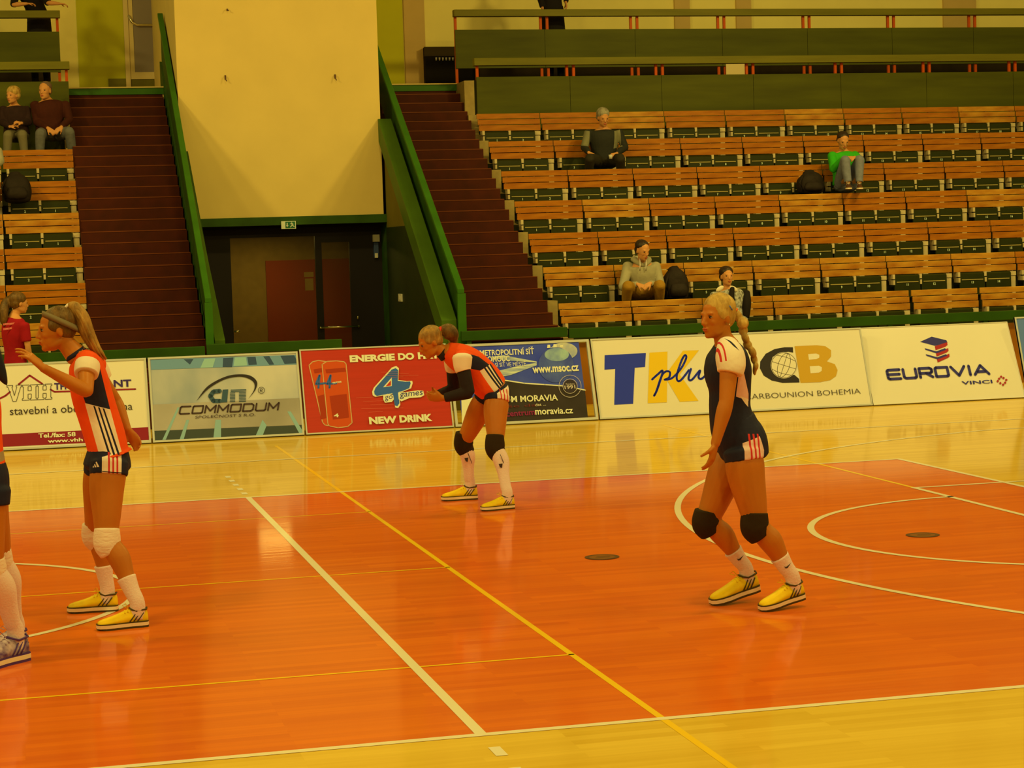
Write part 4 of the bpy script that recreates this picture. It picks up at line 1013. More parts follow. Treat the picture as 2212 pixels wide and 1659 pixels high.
def shoe(root, heel, toe, ankle, roll, up, M, Msole, Mtrim, L=None, stripes=True, name='shoe', label=None, stripe_M=None):
    """training shoe from heel to toe point (sole plane)"""
    heel, toe = V(heel), V(toe); d = toe - heel; Ln = d.length; d.normalize()
    up = (V(up) - d * V(up).dot(d)).normalized(); sd = d.cross(up); k = Ln / 0.30
    def P(a, b, c=0.0): return heel + d * a * Ln + up * b * k * 1.22 + sd * c * k
    sec = [(0.0, 0.016, 0.026, 0.060), (0.03, 0.028, 0.018, 0.088), (0.12, 0.034, 0.016, 0.098), (0.24, 0.034, 0.016, 0.088), (0.34, 0.036, 0.016, 0.090), (0.44, 0.040, 0.016, 0.088), (0.56, 0.045, 0.016, 0.074), (0.70, 0.049, 0.016, 0.062), (0.84, 0.048, 0.016, 0.054), (0.94, 0.038, 0.018, 0.047), (0.995, 0.020, 0.022, 0.038)]
    mb = MB(); n = 20; vs = []
    for (a, hw, z0, z1) in sec:
        for j in range(n):
            th = 2 * PI * j / n; c, s_ = math.cos(th), math.sin(th)
            x = abs(c) ** 0.85 * (1 if c >= 0 else -1) * hw * (0.80 if s_ > 0.3 else 1.0)
            z = lerp(z0, z1, 0.5 + 0.5 * (abs(s_) ** 0.8 * (1 if s_ >= 0 else -1)))
            vs.append(P(a, z, x))
    m = len(sec)
    fs = [(i * n + j, i * n + (j + 1) % n, (i + 1) * n + (j + 1) % n, (i + 1) * n + j) for i in range(m - 1) for j in range(n)]
    fs += [tuple(range(n)), tuple((m - 1) * n + j for j in range(n))]
    mb.add(vs, fs, 0, True); o = mb.build(name, M, root)
    md = o.modifiers.new('s', 'SUBSURF'); md.levels = md.render_levels = 1
    if label: o['label'] = label
    out = [(0.0, 0.018), (0.03, 0.032), (0.15, 0.038), (0.35, 0.037), (0.5, 0.041), (0.68, 0.052), (0.84, 0.051), (0.95, 0.040), (1.012, 0.018)]
    def slab(z0, z1, g, MM, nm, a0=-1, a1=2):
        mb = MB(); pts = [(a, w + g) for a, w in out if a0 <= a <= a1]
        ring = [(a, w) for a, w in pts] + [(a, -w) for a, w in reversed(pts)]
        def lift(a, z): return z + (0.006 if a > 0.9 and z < 0.01 else 0)
        q = len(ring); vs = [P(a, lift(a, z0), c) for a, c in ring] + [P(a, z1, c) for a, c in ring]
        half = q // 2
        fs = [(i, i + 1, q - 2 - i, q - 1 - i) for i in range(half - 1)] + [(i + q, q + q - 1 - i, q + q - 2 - i, i + 1 + q) for i in range(half - 1)]
        fs += [(i, (i + 1) % q, (i + 1) % q + q, i + q) for i in range(q)]
        mb.add(vs, fs); return mb.build(nm, MM, o)
    slab(0.0, 0.010, 0.0, Mtrim, 'outsole'); slab(0.010, 0.026, 0.001, Msole, 'midsole'); slab(0.026, 0.031, 0.0, Mtrim, 'sole_trim')
    # collar trim and laces
    mb = MB(); ring = [P(0.035, 0.086, 0.02), P(0.02, 0.092, 0.0), P(0.035, 0.086, -0.02), P(0.12, 0.086, -0.034), P(0.24, 0.082, -0.035), P(0.33, 0.090, -0.026), P(0.36, 0.096, 0.0), P(0.33, 0.090, 0.026), P(0.24, 0.082, 0.035), P(0.12, 0.086, 0.034), P(0.035, 0.086, 0.02)]
    mb.tube(ring, 0.005 * k, 6); mb.build('collar_trim', Mtrim, o)
    mb = MB()
    for a, z in ((0.40, 0.092), (0.46, 0.086), (0.52, 0.078), (0.58, 0.071)): mb.tube([P(a, z - 0.012, 0.028), P(a, z, 0.0), P(a, z - 0.012, -0.028)], 0.0032 * k, 6)
    mb.tube([P(0.38, 0.094, 0.0), P(0.42, 0.115, 0.022), P(0.48, 0.105, 0.035), P(0.42, 0.098, 0.01)], 0.0025 * k, 6)
    mb.build('laces', Msole if not stripes else M, o)
    if stripes:
        for q in (-1, 1):
            mb = MB()
            for j in range(3):
                a0 = 0.13 + j * 0.075
                pts = [P(a0 - 0.03, 0.072, q * 0.0315), P(a0 + 0.035, 0.052, q * 0.0365), P(a0 + 0.10, 0.033, q * 0.0395)]
                mb.tube(pts, 0.0034 * k, 6)
            mb.build('side_stripes', stripe_M or Mtrim, o)
    return o
m_skin = mat('skin_warm', pc(206, 110, 20), 0.5, noise=0.05, nscale=6, spec=0.3)
m_skin2 = mat('skin_pale', pc(200, 124, 36), 0.5, noise=0.05, nscale=6, spec=0.3)
m_skin3 = mat('skin_leg', pc(176, 92, 8), 0.45, noise=0.06, nscale=6, spec=0.35)
m_lip = mat('lip', pc(176, 70, 24), 0.4)
def hair_mat(name, c1, c2): return mat(name, pc(*c1), 0.45, col2=pc(*c2), nscale=26, stretch=(1, 1, 0.3), spec=0.4, bump=0.7, bscale=70)
h_brown = hair_mat('hair_brown', (116, 72, 10), (64, 36, 4))
h_fair = hair_mat('hair_fair', (176, 118, 26), (104, 64, 8))
h_blond = hair_mat('hair_blond', (206, 150, 40), (140, 92, 14))
h_dark = hair_mat('hair_dark', (52, 28, 6), (26, 14, 4))
h_grey = hair_mat('hair_grey', (160, 136, 62), (104, 82, 30))
c_white = pc(226, 188, 96); c_navy = pc(28, 26, 24); c_black = pc(30, 20, 6); c_orange = pc(226, 66, 4); c_redst = pc(196, 40, 20)
m_sock = mat('white_sock', pc(222, 176, 96), 0.8, bump=0.3, bscale=90)
m_padk = mat('black_kneepad', pc(40, 24, 4), 0.8, bump=0.3, bscale=30)
m_shoe = mat('yellow_shoe', pc(226, 172, 4), 0.5, noise=0.08, nscale=20)
m_sole = mat('cream_sole', pc(226, 184, 84), 0.5); m_trim = mat('dark_shoe_trim', pc(70, 50, 8), 0.5)

def px_ring(cu, cv, Y, w_px=None, side_half=0.1):
    p = at(cu, cv, Y); return p
def outline(pairs, Y, dys=None):
    """rings from pairs of front/back outline points: (front), (back), half_width_across"""
    out = []
    for i, (a, b, hw) in enumerate(pairs):
        y = Y + (dys[i] if dys else 0)
        p, q = at(*a, y), at(*b, y); out.append(((p + q) / 2, hw, (p - q).length / 2))
    return out
def pts_xz(lst, Y): return [(at(u, v, Y).x, at(u, v, Y).z) for u, v in lst]
SY = (0, 1, 0)
LFT = V((-1, 0, 0))

def pad(root, name, K0, K1, sd, M, r, bulge, k=1.0):
    """knee sleeve: K0 upper, K1 lower centre, thicker in front"""
    K0, K1 = V(K0), V(K1); t = (K1 - K0).normalized(); fr = V(sd).cross(t).normalized()
    if fr.x > 0: fr = -fr
    rings = [(K0, r[0], r[0] * 1.04), (lerp(K0, K1, 0.35) + fr * bulge * 0.7, r[1], r[1] * 1.1), (lerp(K0, K1, 0.65) + fr * bulge, r[1], r[1] * 1.08), (K1, r[2], r[2] * 1.05)]
    return tube_cloth(name, rings, sd, M, root, n=20, sub=4, r0=0.1, r1=0.1)

# ------------------------------------------------------------------ players

def ankle_of(heel, toe, up=(0, 0, 1)):
    heel, toe = V(heel), V(toe); d = toe - heel; L = d.length; d.normalize(); u = (V(up) - d * V(up).dot(d)).normalized(); k = L / 0.30
    return heel + d * 0.20 * L + u * 0.140 * k, heel + d * 0.22 * L + u * 0.050 * k
def sock_mesh(root, name, K, A, A2, v0, back, knee=False):
    q = 0.89 if knee == 2 else 1.0
    if knee: rings = [(lerp(K, A, 0.1), 0.066 * q, 0.068 * q), (lerp(K, A, 0.34) + back * 0.016, 0.066 * q, 0.071 * q), (lerp(K, A, 0.62) + back * 0.008, 0.049 * q, 0.052 * q), (lerp(K, A, 0.86), 0.039, 0.043), (A, 0.037, 0.043), (A2, 0.034, 0.046)]
    else: rings = [(lerp(K, A, v0) + back * 0.006, 0.049, 0.054), (lerp(K, A, lerp(v0, 1, 0.5)) + back * 0.002, 0.041, 0.045), (A, 0.037, 0.042), (A2, 0.034, 0.046)]
    return tube_cloth(name, rings, SY, m_sock, root, n=20, r0=0.04, r1=0.2)
def player_A():
    Y = 3.5; root = empty('person', (1.70, 3.5, 0), 'player with grey headband and orange navy shirt, one hand raised before the face', 'person', 'volleyball players on court')
    g = lambda u, v, dy=0.0: at(u, v, Y + dy)
    hc = g(122, 712); hf, hu = V((-1, -0.10, -0.06)), V((-0.10, 0, 1))
    body = MB(); kH = 1.06
    head_mb(body, hc, hf, hu, kH)
    loft_mb(body, [(g(134, 730), 0.050, 0.052), (g(148, 748), 0.050, 0.054), (g(166, 768), 0.070, 0.066)], SY, 16, 4)
    tor = [((160, 764), (186, 757), 0.10), ((150, 788), (216, 772), 0.165), ((149, 820), (232, 808), 0.165), ((154, 860), (243, 846), 0.14), ((168, 905), (256, 888), 0.13), ((182, 950), (270, 932), 0.15), ((190, 985), (278, 968), 0.165), ((198, 1012), (280, 1002), 0.165)]
    inner = outline([((a[0] + 8, a[1]), (b[0] - 8, b[1]), hw - 0.02) for a, b, hw in tor], Y)
    loft_mb(body, inner, SY, 22, 4)
    # arms
    S, E_, W_ = g(186, 790, -0.17), g(187, 845, -0.30), g(92, 794, -0.36)
    arm_mb(body, S, E_, W_, 1.05)
    d = (g(64, 768, -0.37) - W_).normalized()
    hand_mb(body, W_, d, V((-0.35, 0.35, -0.75)), 1.12, thumb=-1, curls=(1.05, 0.35, 0.30, 0.28), spread=0.9, tcurl=0.75)
    S2, E2, W2 = g(200, 792, 0.17), g(252, 868, 0.24), g(276, 930, 0.14)
    arm_mb(body, S2, E2, W2, 1.0)
    hand_mb(body, W2, g(296, 958, 0.12) - W2, V((-0.3, -0.9, 0)), 0.95, curl=0.6, thumb=1)
    # legs
    Hn, Kn, An = g(236, 1000, -0.10), g(229, 1160, -0.20), None
    Hf, Kf, Af = g(222, 995, 0.10), g(205, 1150, 0.26), None
    back = V((1, 0, 0.25)).normalized()
    heelN, toeN = gnd(321, 1352), gnd(210, 1362); heelF, toeF = gnd(256, 1319), gnd(147, 1324)
    An, An2 = ankle_of(heelN, toeN, (0, 0, 1)); Af, Af2 = ankle_of(heelF, toeF, (0, 0, 1))
    leg_mb(body, Hn, Kn, An, back, 1.0, hip=0.098, kn=0.060, calf=0.060)
    leg_mb(body, Hf, Kf, Af, back, 1.0, hip=0.092, kn=0.056, calf=0.058)
    foot_mb(body, An, heelN, toeN); foot_mb(body, Af, heelF, toeF)
    me = fuse(body, 0.006, 3); link('body', me, m_skin3, root)
    face_parts(root, hc, hf, hu, kH, m_lip, h_brown, h_dark)
    # shirt
    def X(l): return pts_xz(l, Y - 0.1)
    st = []
    lay = [(c_navy, X([(196, 792), (216, 796), (238, 884), (185, 872), (176, 846)])),
           (c_white, X([(183, 870), (238, 884), (262, 974), (216, 990)]))]
    for dx in (0, 10, 20): lay.append((c_navy, X([(201 + dx, 876 + dx * 0.25), (205 + dx, 877 + dx * 0.25), (238 + dx, 980), (233.5 + dx, 981)])))
    Ms = pattern('shirt_orange_side_panels', c_orange, lay, wpos(root))
    shirt = MB(); loft_mb(shirt, outline(tor[:-1] + [((184, 996), (288, 972), 0.186)], Y), SY, 26, 5, 0.15, 0.05)
    for a_, b_ in ((S, E_), (S2, E2)):
        loft_mb(shirt, [(a_ + V((0.01, (0.05 if a_.y > Y else -0.0) * 0 + (-0.03 if a_.y > Y else 0.03), 0.02)), 0.068, 0.074), (lerp(a_, b_, 0.10), 0.064, 0.070), (lerp(a_, b_, 0.2), 0.058, 0.064)], LFT, 18, 4, 0.6, 0.05)
    link('shirt', fuse(shirt, 0.007, 3, 'shirt'), Ms, root)
    for a_, b_ in ((S, E_), (S2, E2)):
        q = 1 if a_.y > Y else -1
        tube_cloth('sleeve', [(lerp(a_, b_, 0.0) + V((0.008, q * 0.0, 0.004)), 0.070, 0.074), (lerp(a_, b_, 0.18) + V((0.004, 0, 0.004)), 0.071, 0.074), (lerp(a_, b_, 0.34), 0.066, 0.068)], LFT, mat('white_jersey', c_white, 0.8, bump=0.3, bscale=14), root, n=22, r0=0.2, r1=0.03)
    tube_cloth('collar', [(g(160, 760), 0.064, 0.060), (g(165, 767), 0.070, 0.066)], SY, mat('navy_collar', c_navy, 0.8), root, n=22, sub=2, r0=0.1, r1=0.1)
    # shorts
    lay = [(c_white, X([(219, 985), (262, 972), (260, 1030), (218, 1026)]))]
    for dx in (0, 9, 18): lay.append((c_redst, X([(232 + dx, 970), (236 + dx, 970), (235.5 + dx, 1020 + dx * 0.2), (231.5 + dx, 1020 + dx * 0.2)])))
    lay.append((c_navy, X([(219, 1015), (262, 1019), (262, 1017), (219, 1013)])))
    for q in ([(199, 1007), (202, 1007), (201, 1003)], [(203.5, 1006.5), (207, 1006), (204, 999), (202.5, 1001)], [(208.5, 1005.5), (213, 1005), (207.5, 994), (205.5, 996)]): lay.append((c_white, X(q)))
    Msh = pattern('shorts_navy_white_panel', c_navy, lay, wpos(root))
    sh = MB(); loft_mb(sh, outline([((194, 966), (272, 950), 0.150), ((184, 990), (281, 984), 0.174), ((179, 1006), (284, 1004), 0.172)], Y), SY, 24, 4, 0.2, 0.4)
    loft_mb(sh, [(Hn, 0.105, 0.110), (lerp(Hn, Kn, 0.17), 0.103, 0.108)], SY, 20, 3, 0.3, 0.03)
    loft_mb(sh, [(Hf, 0.100, 0.104), (lerp(Hf, Kf, 0.16), 0.096, 0.104)], SY, 20, 3, 0.3, 0.03)
    link('shorts', fuse(sh, 0.007, 2, 'shorts'), Msh, root)
    # knee pads, socks, shoes
    m_wp = mat('white_kneepad', pc(224, 182, 92), 0.85, bump=0.6, bscale=22, stretch=(1, 1, 2.5))
    pad(root, 'kneepad', g(231, 1142, -0.20), g(240, 1196, -0.22), SY, m_wp, (0.067, 0.069, 0.058), 0.012)
    pad(root, 'kneepad', g(201, 1132, 0.25), g(211, 1178, 0.27), SY, m_wp, (0.060, 0.062, 0.052), 0.012)
    for K, A, A2, v0 in ((Kn, An, An2, 0.62), (Kf, Af, Af2, 0.60)):
        sock_mesh(root, 'sock', K, A, A2, v0, back)
    shoe(root, heelN, toeN, An, 0, (0, 0, 1), m_shoe, m_sole, m_trim, label='yellow court shoe with dark stripes')
    shoe(root, heelF, toeF, Af, 0, (0, 0, 1), m_shoe, m_sole, m_trim, label='yellow court shoe with dark stripes')
    # hair
    f, u, s = frame3(hf, hu)
    def P(a, b, c=0.0): return hc + (f * a + u * b + s * c) * kH
    hm = MB(); ell_mb(hm, P(-0.022, 0.045), f * 0.100, s * 0.084, u * 0.088); ell_mb(hm, P(-0.045, 0.000), f * 0.066, s * 0.074, u * 0.070)
    for q in (-1, 1): ell_mb(hm, P(0.0, 0.022, q * 0.056), f * 0.055, s * 0.024, u * 0.040)
    h = link('hair', fuse(hm, 0.006, 2, 'hair'), h_brown, root)
    pt = MB(); Yh = Y
    loft_mb(pt, [(g(147, 663), 0.018, 0.018), (g(160, 664), 0.034, 0.036), (g(176, 686), 0.042, 0.044), (g(188, 718), 0.042, 0.042), (g(204, 748), 0.032, 0.032), (g(220, 766), 0.016, 0.016), (g(228, 776), 0.005, 0.005)], SY, 18, 6, 0.6, 0.6)
    for k in range(9):
        a = 2 * PI * k / 9; q = V((0, math.sin(a), 0)) * 0.030; e_ = 5 * math.cos(a)
        pt.tube([g(152, 663) + q * 0.4, g(166 + e_, 672) + q, g(181 + e_ * 1.6, 698) + q * 1.2, g(193 + e_ * 1.8, 728) + q * 1.2, g(208 + e_ * 1.5, 756) + q, g(222 + e_ * 1.8, 776 + 2 * math.sin(3 * a)) + q * 0.8], [0.010, 0.014, 0.014, 0.012, 0.009, 0.003], 7)
    p = pt.build('ponytail', h_fair, root)
    MB().tube([g(143, 662, -0.02), g(147, 658, 0), g(143, 662, 0.02), g(141, 668, 0), g(143, 662, -0.02)], 0.008, 8).build('hair_tie', mat('cream_hair_tie', pc(220, 180, 90), 0.7), root)
    hb = MB(); ring = []
    for i in range(25):
        a = 2 * PI * i / 24
        ring.append(P(-0.024 + 0.088 * math.cos(a), 0.040 + 0.050 * math.cos(a), 0.084 * math.sin(a)))
    vs = []
    for i, q in enumerate(ring):
        o_ = (q - P(0.0, 0.03)).normalized()
        vs += [q + o_ * 0.006 - u * 0.020, q + o_ * 0.006 + u * 0.000, q - o_ * 0.001 + u * 0.020, q - o_ * 0.01]
    fs = [(i * 4 + j, i * 4 + (j + 1) % 4, ((i + 1) % 25) * 4 + (j + 1) % 4, ((i + 1) % 25) * 4 + j) for i in range(24) for j in range(4)]
    hb.add(vs, fs, 0, True); hb.build('headband', mat('grey_headband', pc(118, 92, 34), 0.8), root)
    # logo on the shorts: small three-bar mark
    y = at(205, 1005, Y).y - 0.18
    return root
player_A()

def player_B():
    Y = 7.6; root = empty('person', (4.85, 7.6, 0), 'player bending forward, fair bun, black long sleeves, orange shirt, black kneepads over white knee socks', 'person', 'volleyball players on court')
    g = lambda u, v, dy=0.0: at(u, v, Y + dy)
    hc = g(930, 739); hf, hu = V((-0.93, -0.08, -0.42)), V((-0.42, 0, 0.93)); kH = 1.04
    body = MB(); head_mb(body, hc, hf, hu, kH)
    loft_mb(body, [(g(940, 748), 0.050, 0.050), (g(952, 756), 0.050, 0.052), (g(968, 766), 0.070, 0.066)], SY, 16, 4)
    tor = [((952, 772), (976, 741), 0.10), ((968, 792), (1005, 746), 0.165), ((990, 808), (1034, 758), 0.165), ((1006, 826), (1058, 778), 0.14), ((1018, 842), (1080, 802), 0.14), ((1034, 852), (1096, 828), 0.165), ((1046, 862), (1098, 846), 0.17)]
    loft_mb(body, outline([((a[0] + 3, a[1] - 3), (b[0] - 3, b[1] + 3), hw - 0.012) for a, b, hw in tor], Y), SY, 22, 4)
    S, E_, W_ = g(996, 778, -0.17), g(1012, 848, -0.22), g(957, 860, -0.16)
    S2, E2, W2 = g(978, 778, 0.17), g(981, 842, 0.24), g(945, 852, 0.12)
    arm_mb(body, S, E_, W_, 1.0); arm_mb(body, S2, E2, W2, 1.0)
    hand_mb(body, W_, g(925, 858, -0.10) - W_, V((0, 0.85, 0.3)), 1.0, curl=0.35, thumb=-1, spread=0.3)
    hand_mb(body, W2, g(915, 858, 0.0) - W2, V((0, -0.85, 0.2)), 1.0, curl=0.3, thumb=1, spread=0.3)
    Hn, Kn, An = g(1074, 858, -0.10), g(1070, 962, -0.24), g(1086, 1068, -0.36)
    Hf, Kf, Af = g(1054, 856, 0.10), g(1001, 955, 0.28), g(1012, 1050, 0.40)
    back = V((1, 0, 0.1)).normalized()
    heelN, toeN = gnd(1111, 1098), gnd(1040, 1104); heelF, toeF = gnd(1032, 1078), gnd(954, 1082)
    An, An2 = ankle_of(heelN, toeN, (0, 0, 1)); Af, Af2 = ankle_of(heelF, toeF, (0, 0, 1))
    leg_mb(body, Hn, Kn, An, back, 1.0, hip=0.096, kn=0.056, calf=0.051); leg_mb(body, Hf, Kf, Af, back, 1.0, hip=0.096, kn=0.056, calf=0.051)
    foot_mb(body, An, heelN, toeN); foot_mb(body, Af, heelF, toeF)
    link('body', fuse(body, 0.007, 3), m_skin3, root)
    face_parts(root, hc, hf, hu, kH, m_lip, h_fair, h_brown)
    def X(l): return pts_xz(l, Y - 0.1)
    lay = [(c_navy, X([(1012, 764), (1032, 770), (1057, 788), (1034, 800), (1014, 796)])), (c_white, X([(1034, 801), (1058, 787), (1094, 838), (1068, 852)]))]
    for dx in (0, 7, 14): lay.append((c_navy, X([(1043 + dx, 795 - dx * 0.55), (1046.5 + dx, 793 - dx * 0.55), (1084 + dx * 0.7, 846 - dx * 0.3), (1080.5 + dx * 0.7, 848 - dx * 0.3)])))
    Ms = pattern('shirt_orange_bent_panels', c_orange, lay, wpos(root))
    shirt = MB(); loft_mb(shirt, outline(tor[:-1], Y), SY, 26, 5, 0.15, 0.05)
    for a_, b_ in ((S, E_), (S2, E2)):
        loft_mb(shirt, [(a_ + V((0.02, 0.03 if a_.y < Y else -0.03, 0.02)), 0.075, 0.08), (lerp(a_, b_, 0.2), 0.066, 0.07)], LFT, 18, 4, 0.6, 0.05)
    link('shirt', fuse(shirt, 0.008, 3, 'shirt'), Ms, root)
    mw = mat('white_jersey', c_white, 0.8); mk = mat('black_undershirt', pc(34, 22, 10), 0.75, bump=0.5, bscale=20)
    for a_, b_, w_ in ((S, E_, W_), (S2, E2, W2)):
        tube_cloth('sleeve_cap', [(a_ + V((0.01, 0, 0.02)), 0.080, 0.082), (lerp(a_, b_, 0.2), 0.070, 0.074), (lerp(a_, b_, 0.34), 0.060, 0.066)], LFT, mw, root, r0=0.5, r1=0.03)
        mb = MB(); loft_mb(mb, [(lerp(a_, b_, 0.1), 0.056, 0.058), (lerp(a_, b_, 0.55), 0.052, 0.056), (b_, 0.048, 0.052)], (b_ - a_).cross(w_ - b_), 18, 4)
        loft_mb(mb, [(b_, 0.048, 0.052), (lerp(b_, w_, 0.4), 0.044, 0.048), (lerp(b_, w_, 0.94), 0.033, 0.036)], (b_ - a_).cross(w_ - b_), 18, 4, 0.7, 0.05)
        link('long_sleeve', fuse(mb, 0.008, 2, 'sleeve'), mk, root)
    tube_cloth('collar', [(g(954, 758), 0.058, 0.060), (g(964, 765), 0.072, 0.070)], SY, mk, root, sub=2)
    lay = [(c_white, X([(1068, 848), (1098, 832), (1096, 868), (1068, 864)]))]
    for dx in (0, 7.5, 15): lay.append((c_redst, X([(1075 + dx, 840), (1077.5 + dx, 840), (1077.5 + dx, 870), (1075 + dx, 870)])))
    Msh = pattern('shorts_navy_bent', c_navy, lay, wpos(root))
    sh = MB(); loft_mb(sh, outline([((1040, 846), (1088, 826), 0.140), ((1041, 857), (1101, 840), 0.178), ((1048, 868), (1099, 860), 0.172)], Y), SY, 24, 4, 0.2, 0.3)
    loft_mb(sh, [(Hn, 0.104, 0.106), (lerp(Hn, Kn, 0.10), 0.103, 0.104)], SY, 20, 3, 0.3, 0.03); loft_mb(sh, [(Hf, 0.102, 0.104), (lerp(Hf, Kf, 0.10), 0.100, 0.104)], SY, 20, 3, 0.3, 0.03)
    link('shorts', fuse(sh, 0.008, 2, 'shorts'), Msh, root)
    pad(root, 'kneepad', g(1069, 940, -0.23), g(1080, 988, -0.26), SY, m_padk, (0.068, 0.072, 0.060), 0.022)
    pad(root, 'kneepad', g(1003, 935, 0.27), g(1010, 978, 0.30), SY, m_padk, (0.068, 0.072, 0.060), 0.022)
    for K, A, A2 in ((Kn, An, An2), (Kf, Af, Af2)):
        o = sock_mesh(root, 'knee_sock', K, A, A2, 0, back, 2)
        q = lerp(K, A, 0.34) + back * 0.014; r_ = 0.064
        MB().tube([q + V((-0.02 + 0.02 * t * 2.2, -math.sqrt(max(0, 1 - ((-0.02 + 0.044 * t) / 0.062) ** 2)) * r_, 0.06 - 0.12 * t)) for t in (0, 0.25, 0.5, 0.75, 1)], 0.0025, 6).build('thin_stripe', mat('sock_line', pc(60, 40, 16), 0.8), o)
        mb = MB(); c = lerp(K, A, 0.42) + back * 0.012 + V((-0.022, -0.060, 0))
        mb.add([c + V((-0.018, 0, 0.014)), c + V((0.014, -0.004, 0.018)), c + V((0.008, -0.005, -0.018)), c + V((-0.008, -0.002, -0.012))], [(0, 1, 2, 3)]); mb.build('small_emblem', mat('sock_line', pc(60, 40, 16), 0.8), o)
    shoe(root, heelN, toeN, An, 0, (0, 0, 1), m_shoe, m_sole, m_trim, label='yellow court shoe with dark stripes'); shoe(root, heelF, toeF, Af, 0, (0, 0, 1), m_shoe, m_sole, m_trim, label='yellow court shoe with dark stripes')
    f, u, s = frame3(hf, hu)
    def P(a, b, c=0.0): return hc + (f * a + u * b + s * c) * kH
    hm = MB(); ell_mb(hm, P(-0.020, 0.044), f * 0.102, s * 0.084, u * 0.086); ell_mb(hm, P(-0.045, 0.0), f * 0.062, s * 0.074, u * 0.066)
    for q in (-1, 1): ell_mb(hm, P(0.0, 0.022, q * 0.056), f * 0.055, s * 0.024, u * 0.038)
    link('hair', fuse(hm, 0.007, 2, 'hair'), h_fair, root)
    pt = MB(); loft_mb(pt, [(g(950, 713), 0.020, 0.022), (g(957, 713), 0.044, 0.045), (g(968, 716), 0.062, 0.066), (g(977, 726), 0.056, 0.056), (g(981, 738), 0.026, 0.026)], SY, 18, 5, 0.6, 0.9)
    pt.build('bunched_ponytail', h_brown, root)
    MB().tube([g(951, 708, -0.03), g(953, 708, 0.03), g(951, 718, 0.03), g(950, 718, -0.03), g(951, 708, -0.03)], 0.011, 8).build('hair_tie', mat('red_hair_tie', pc(214, 60, 20), 0.6), root)
    return root
player_B()

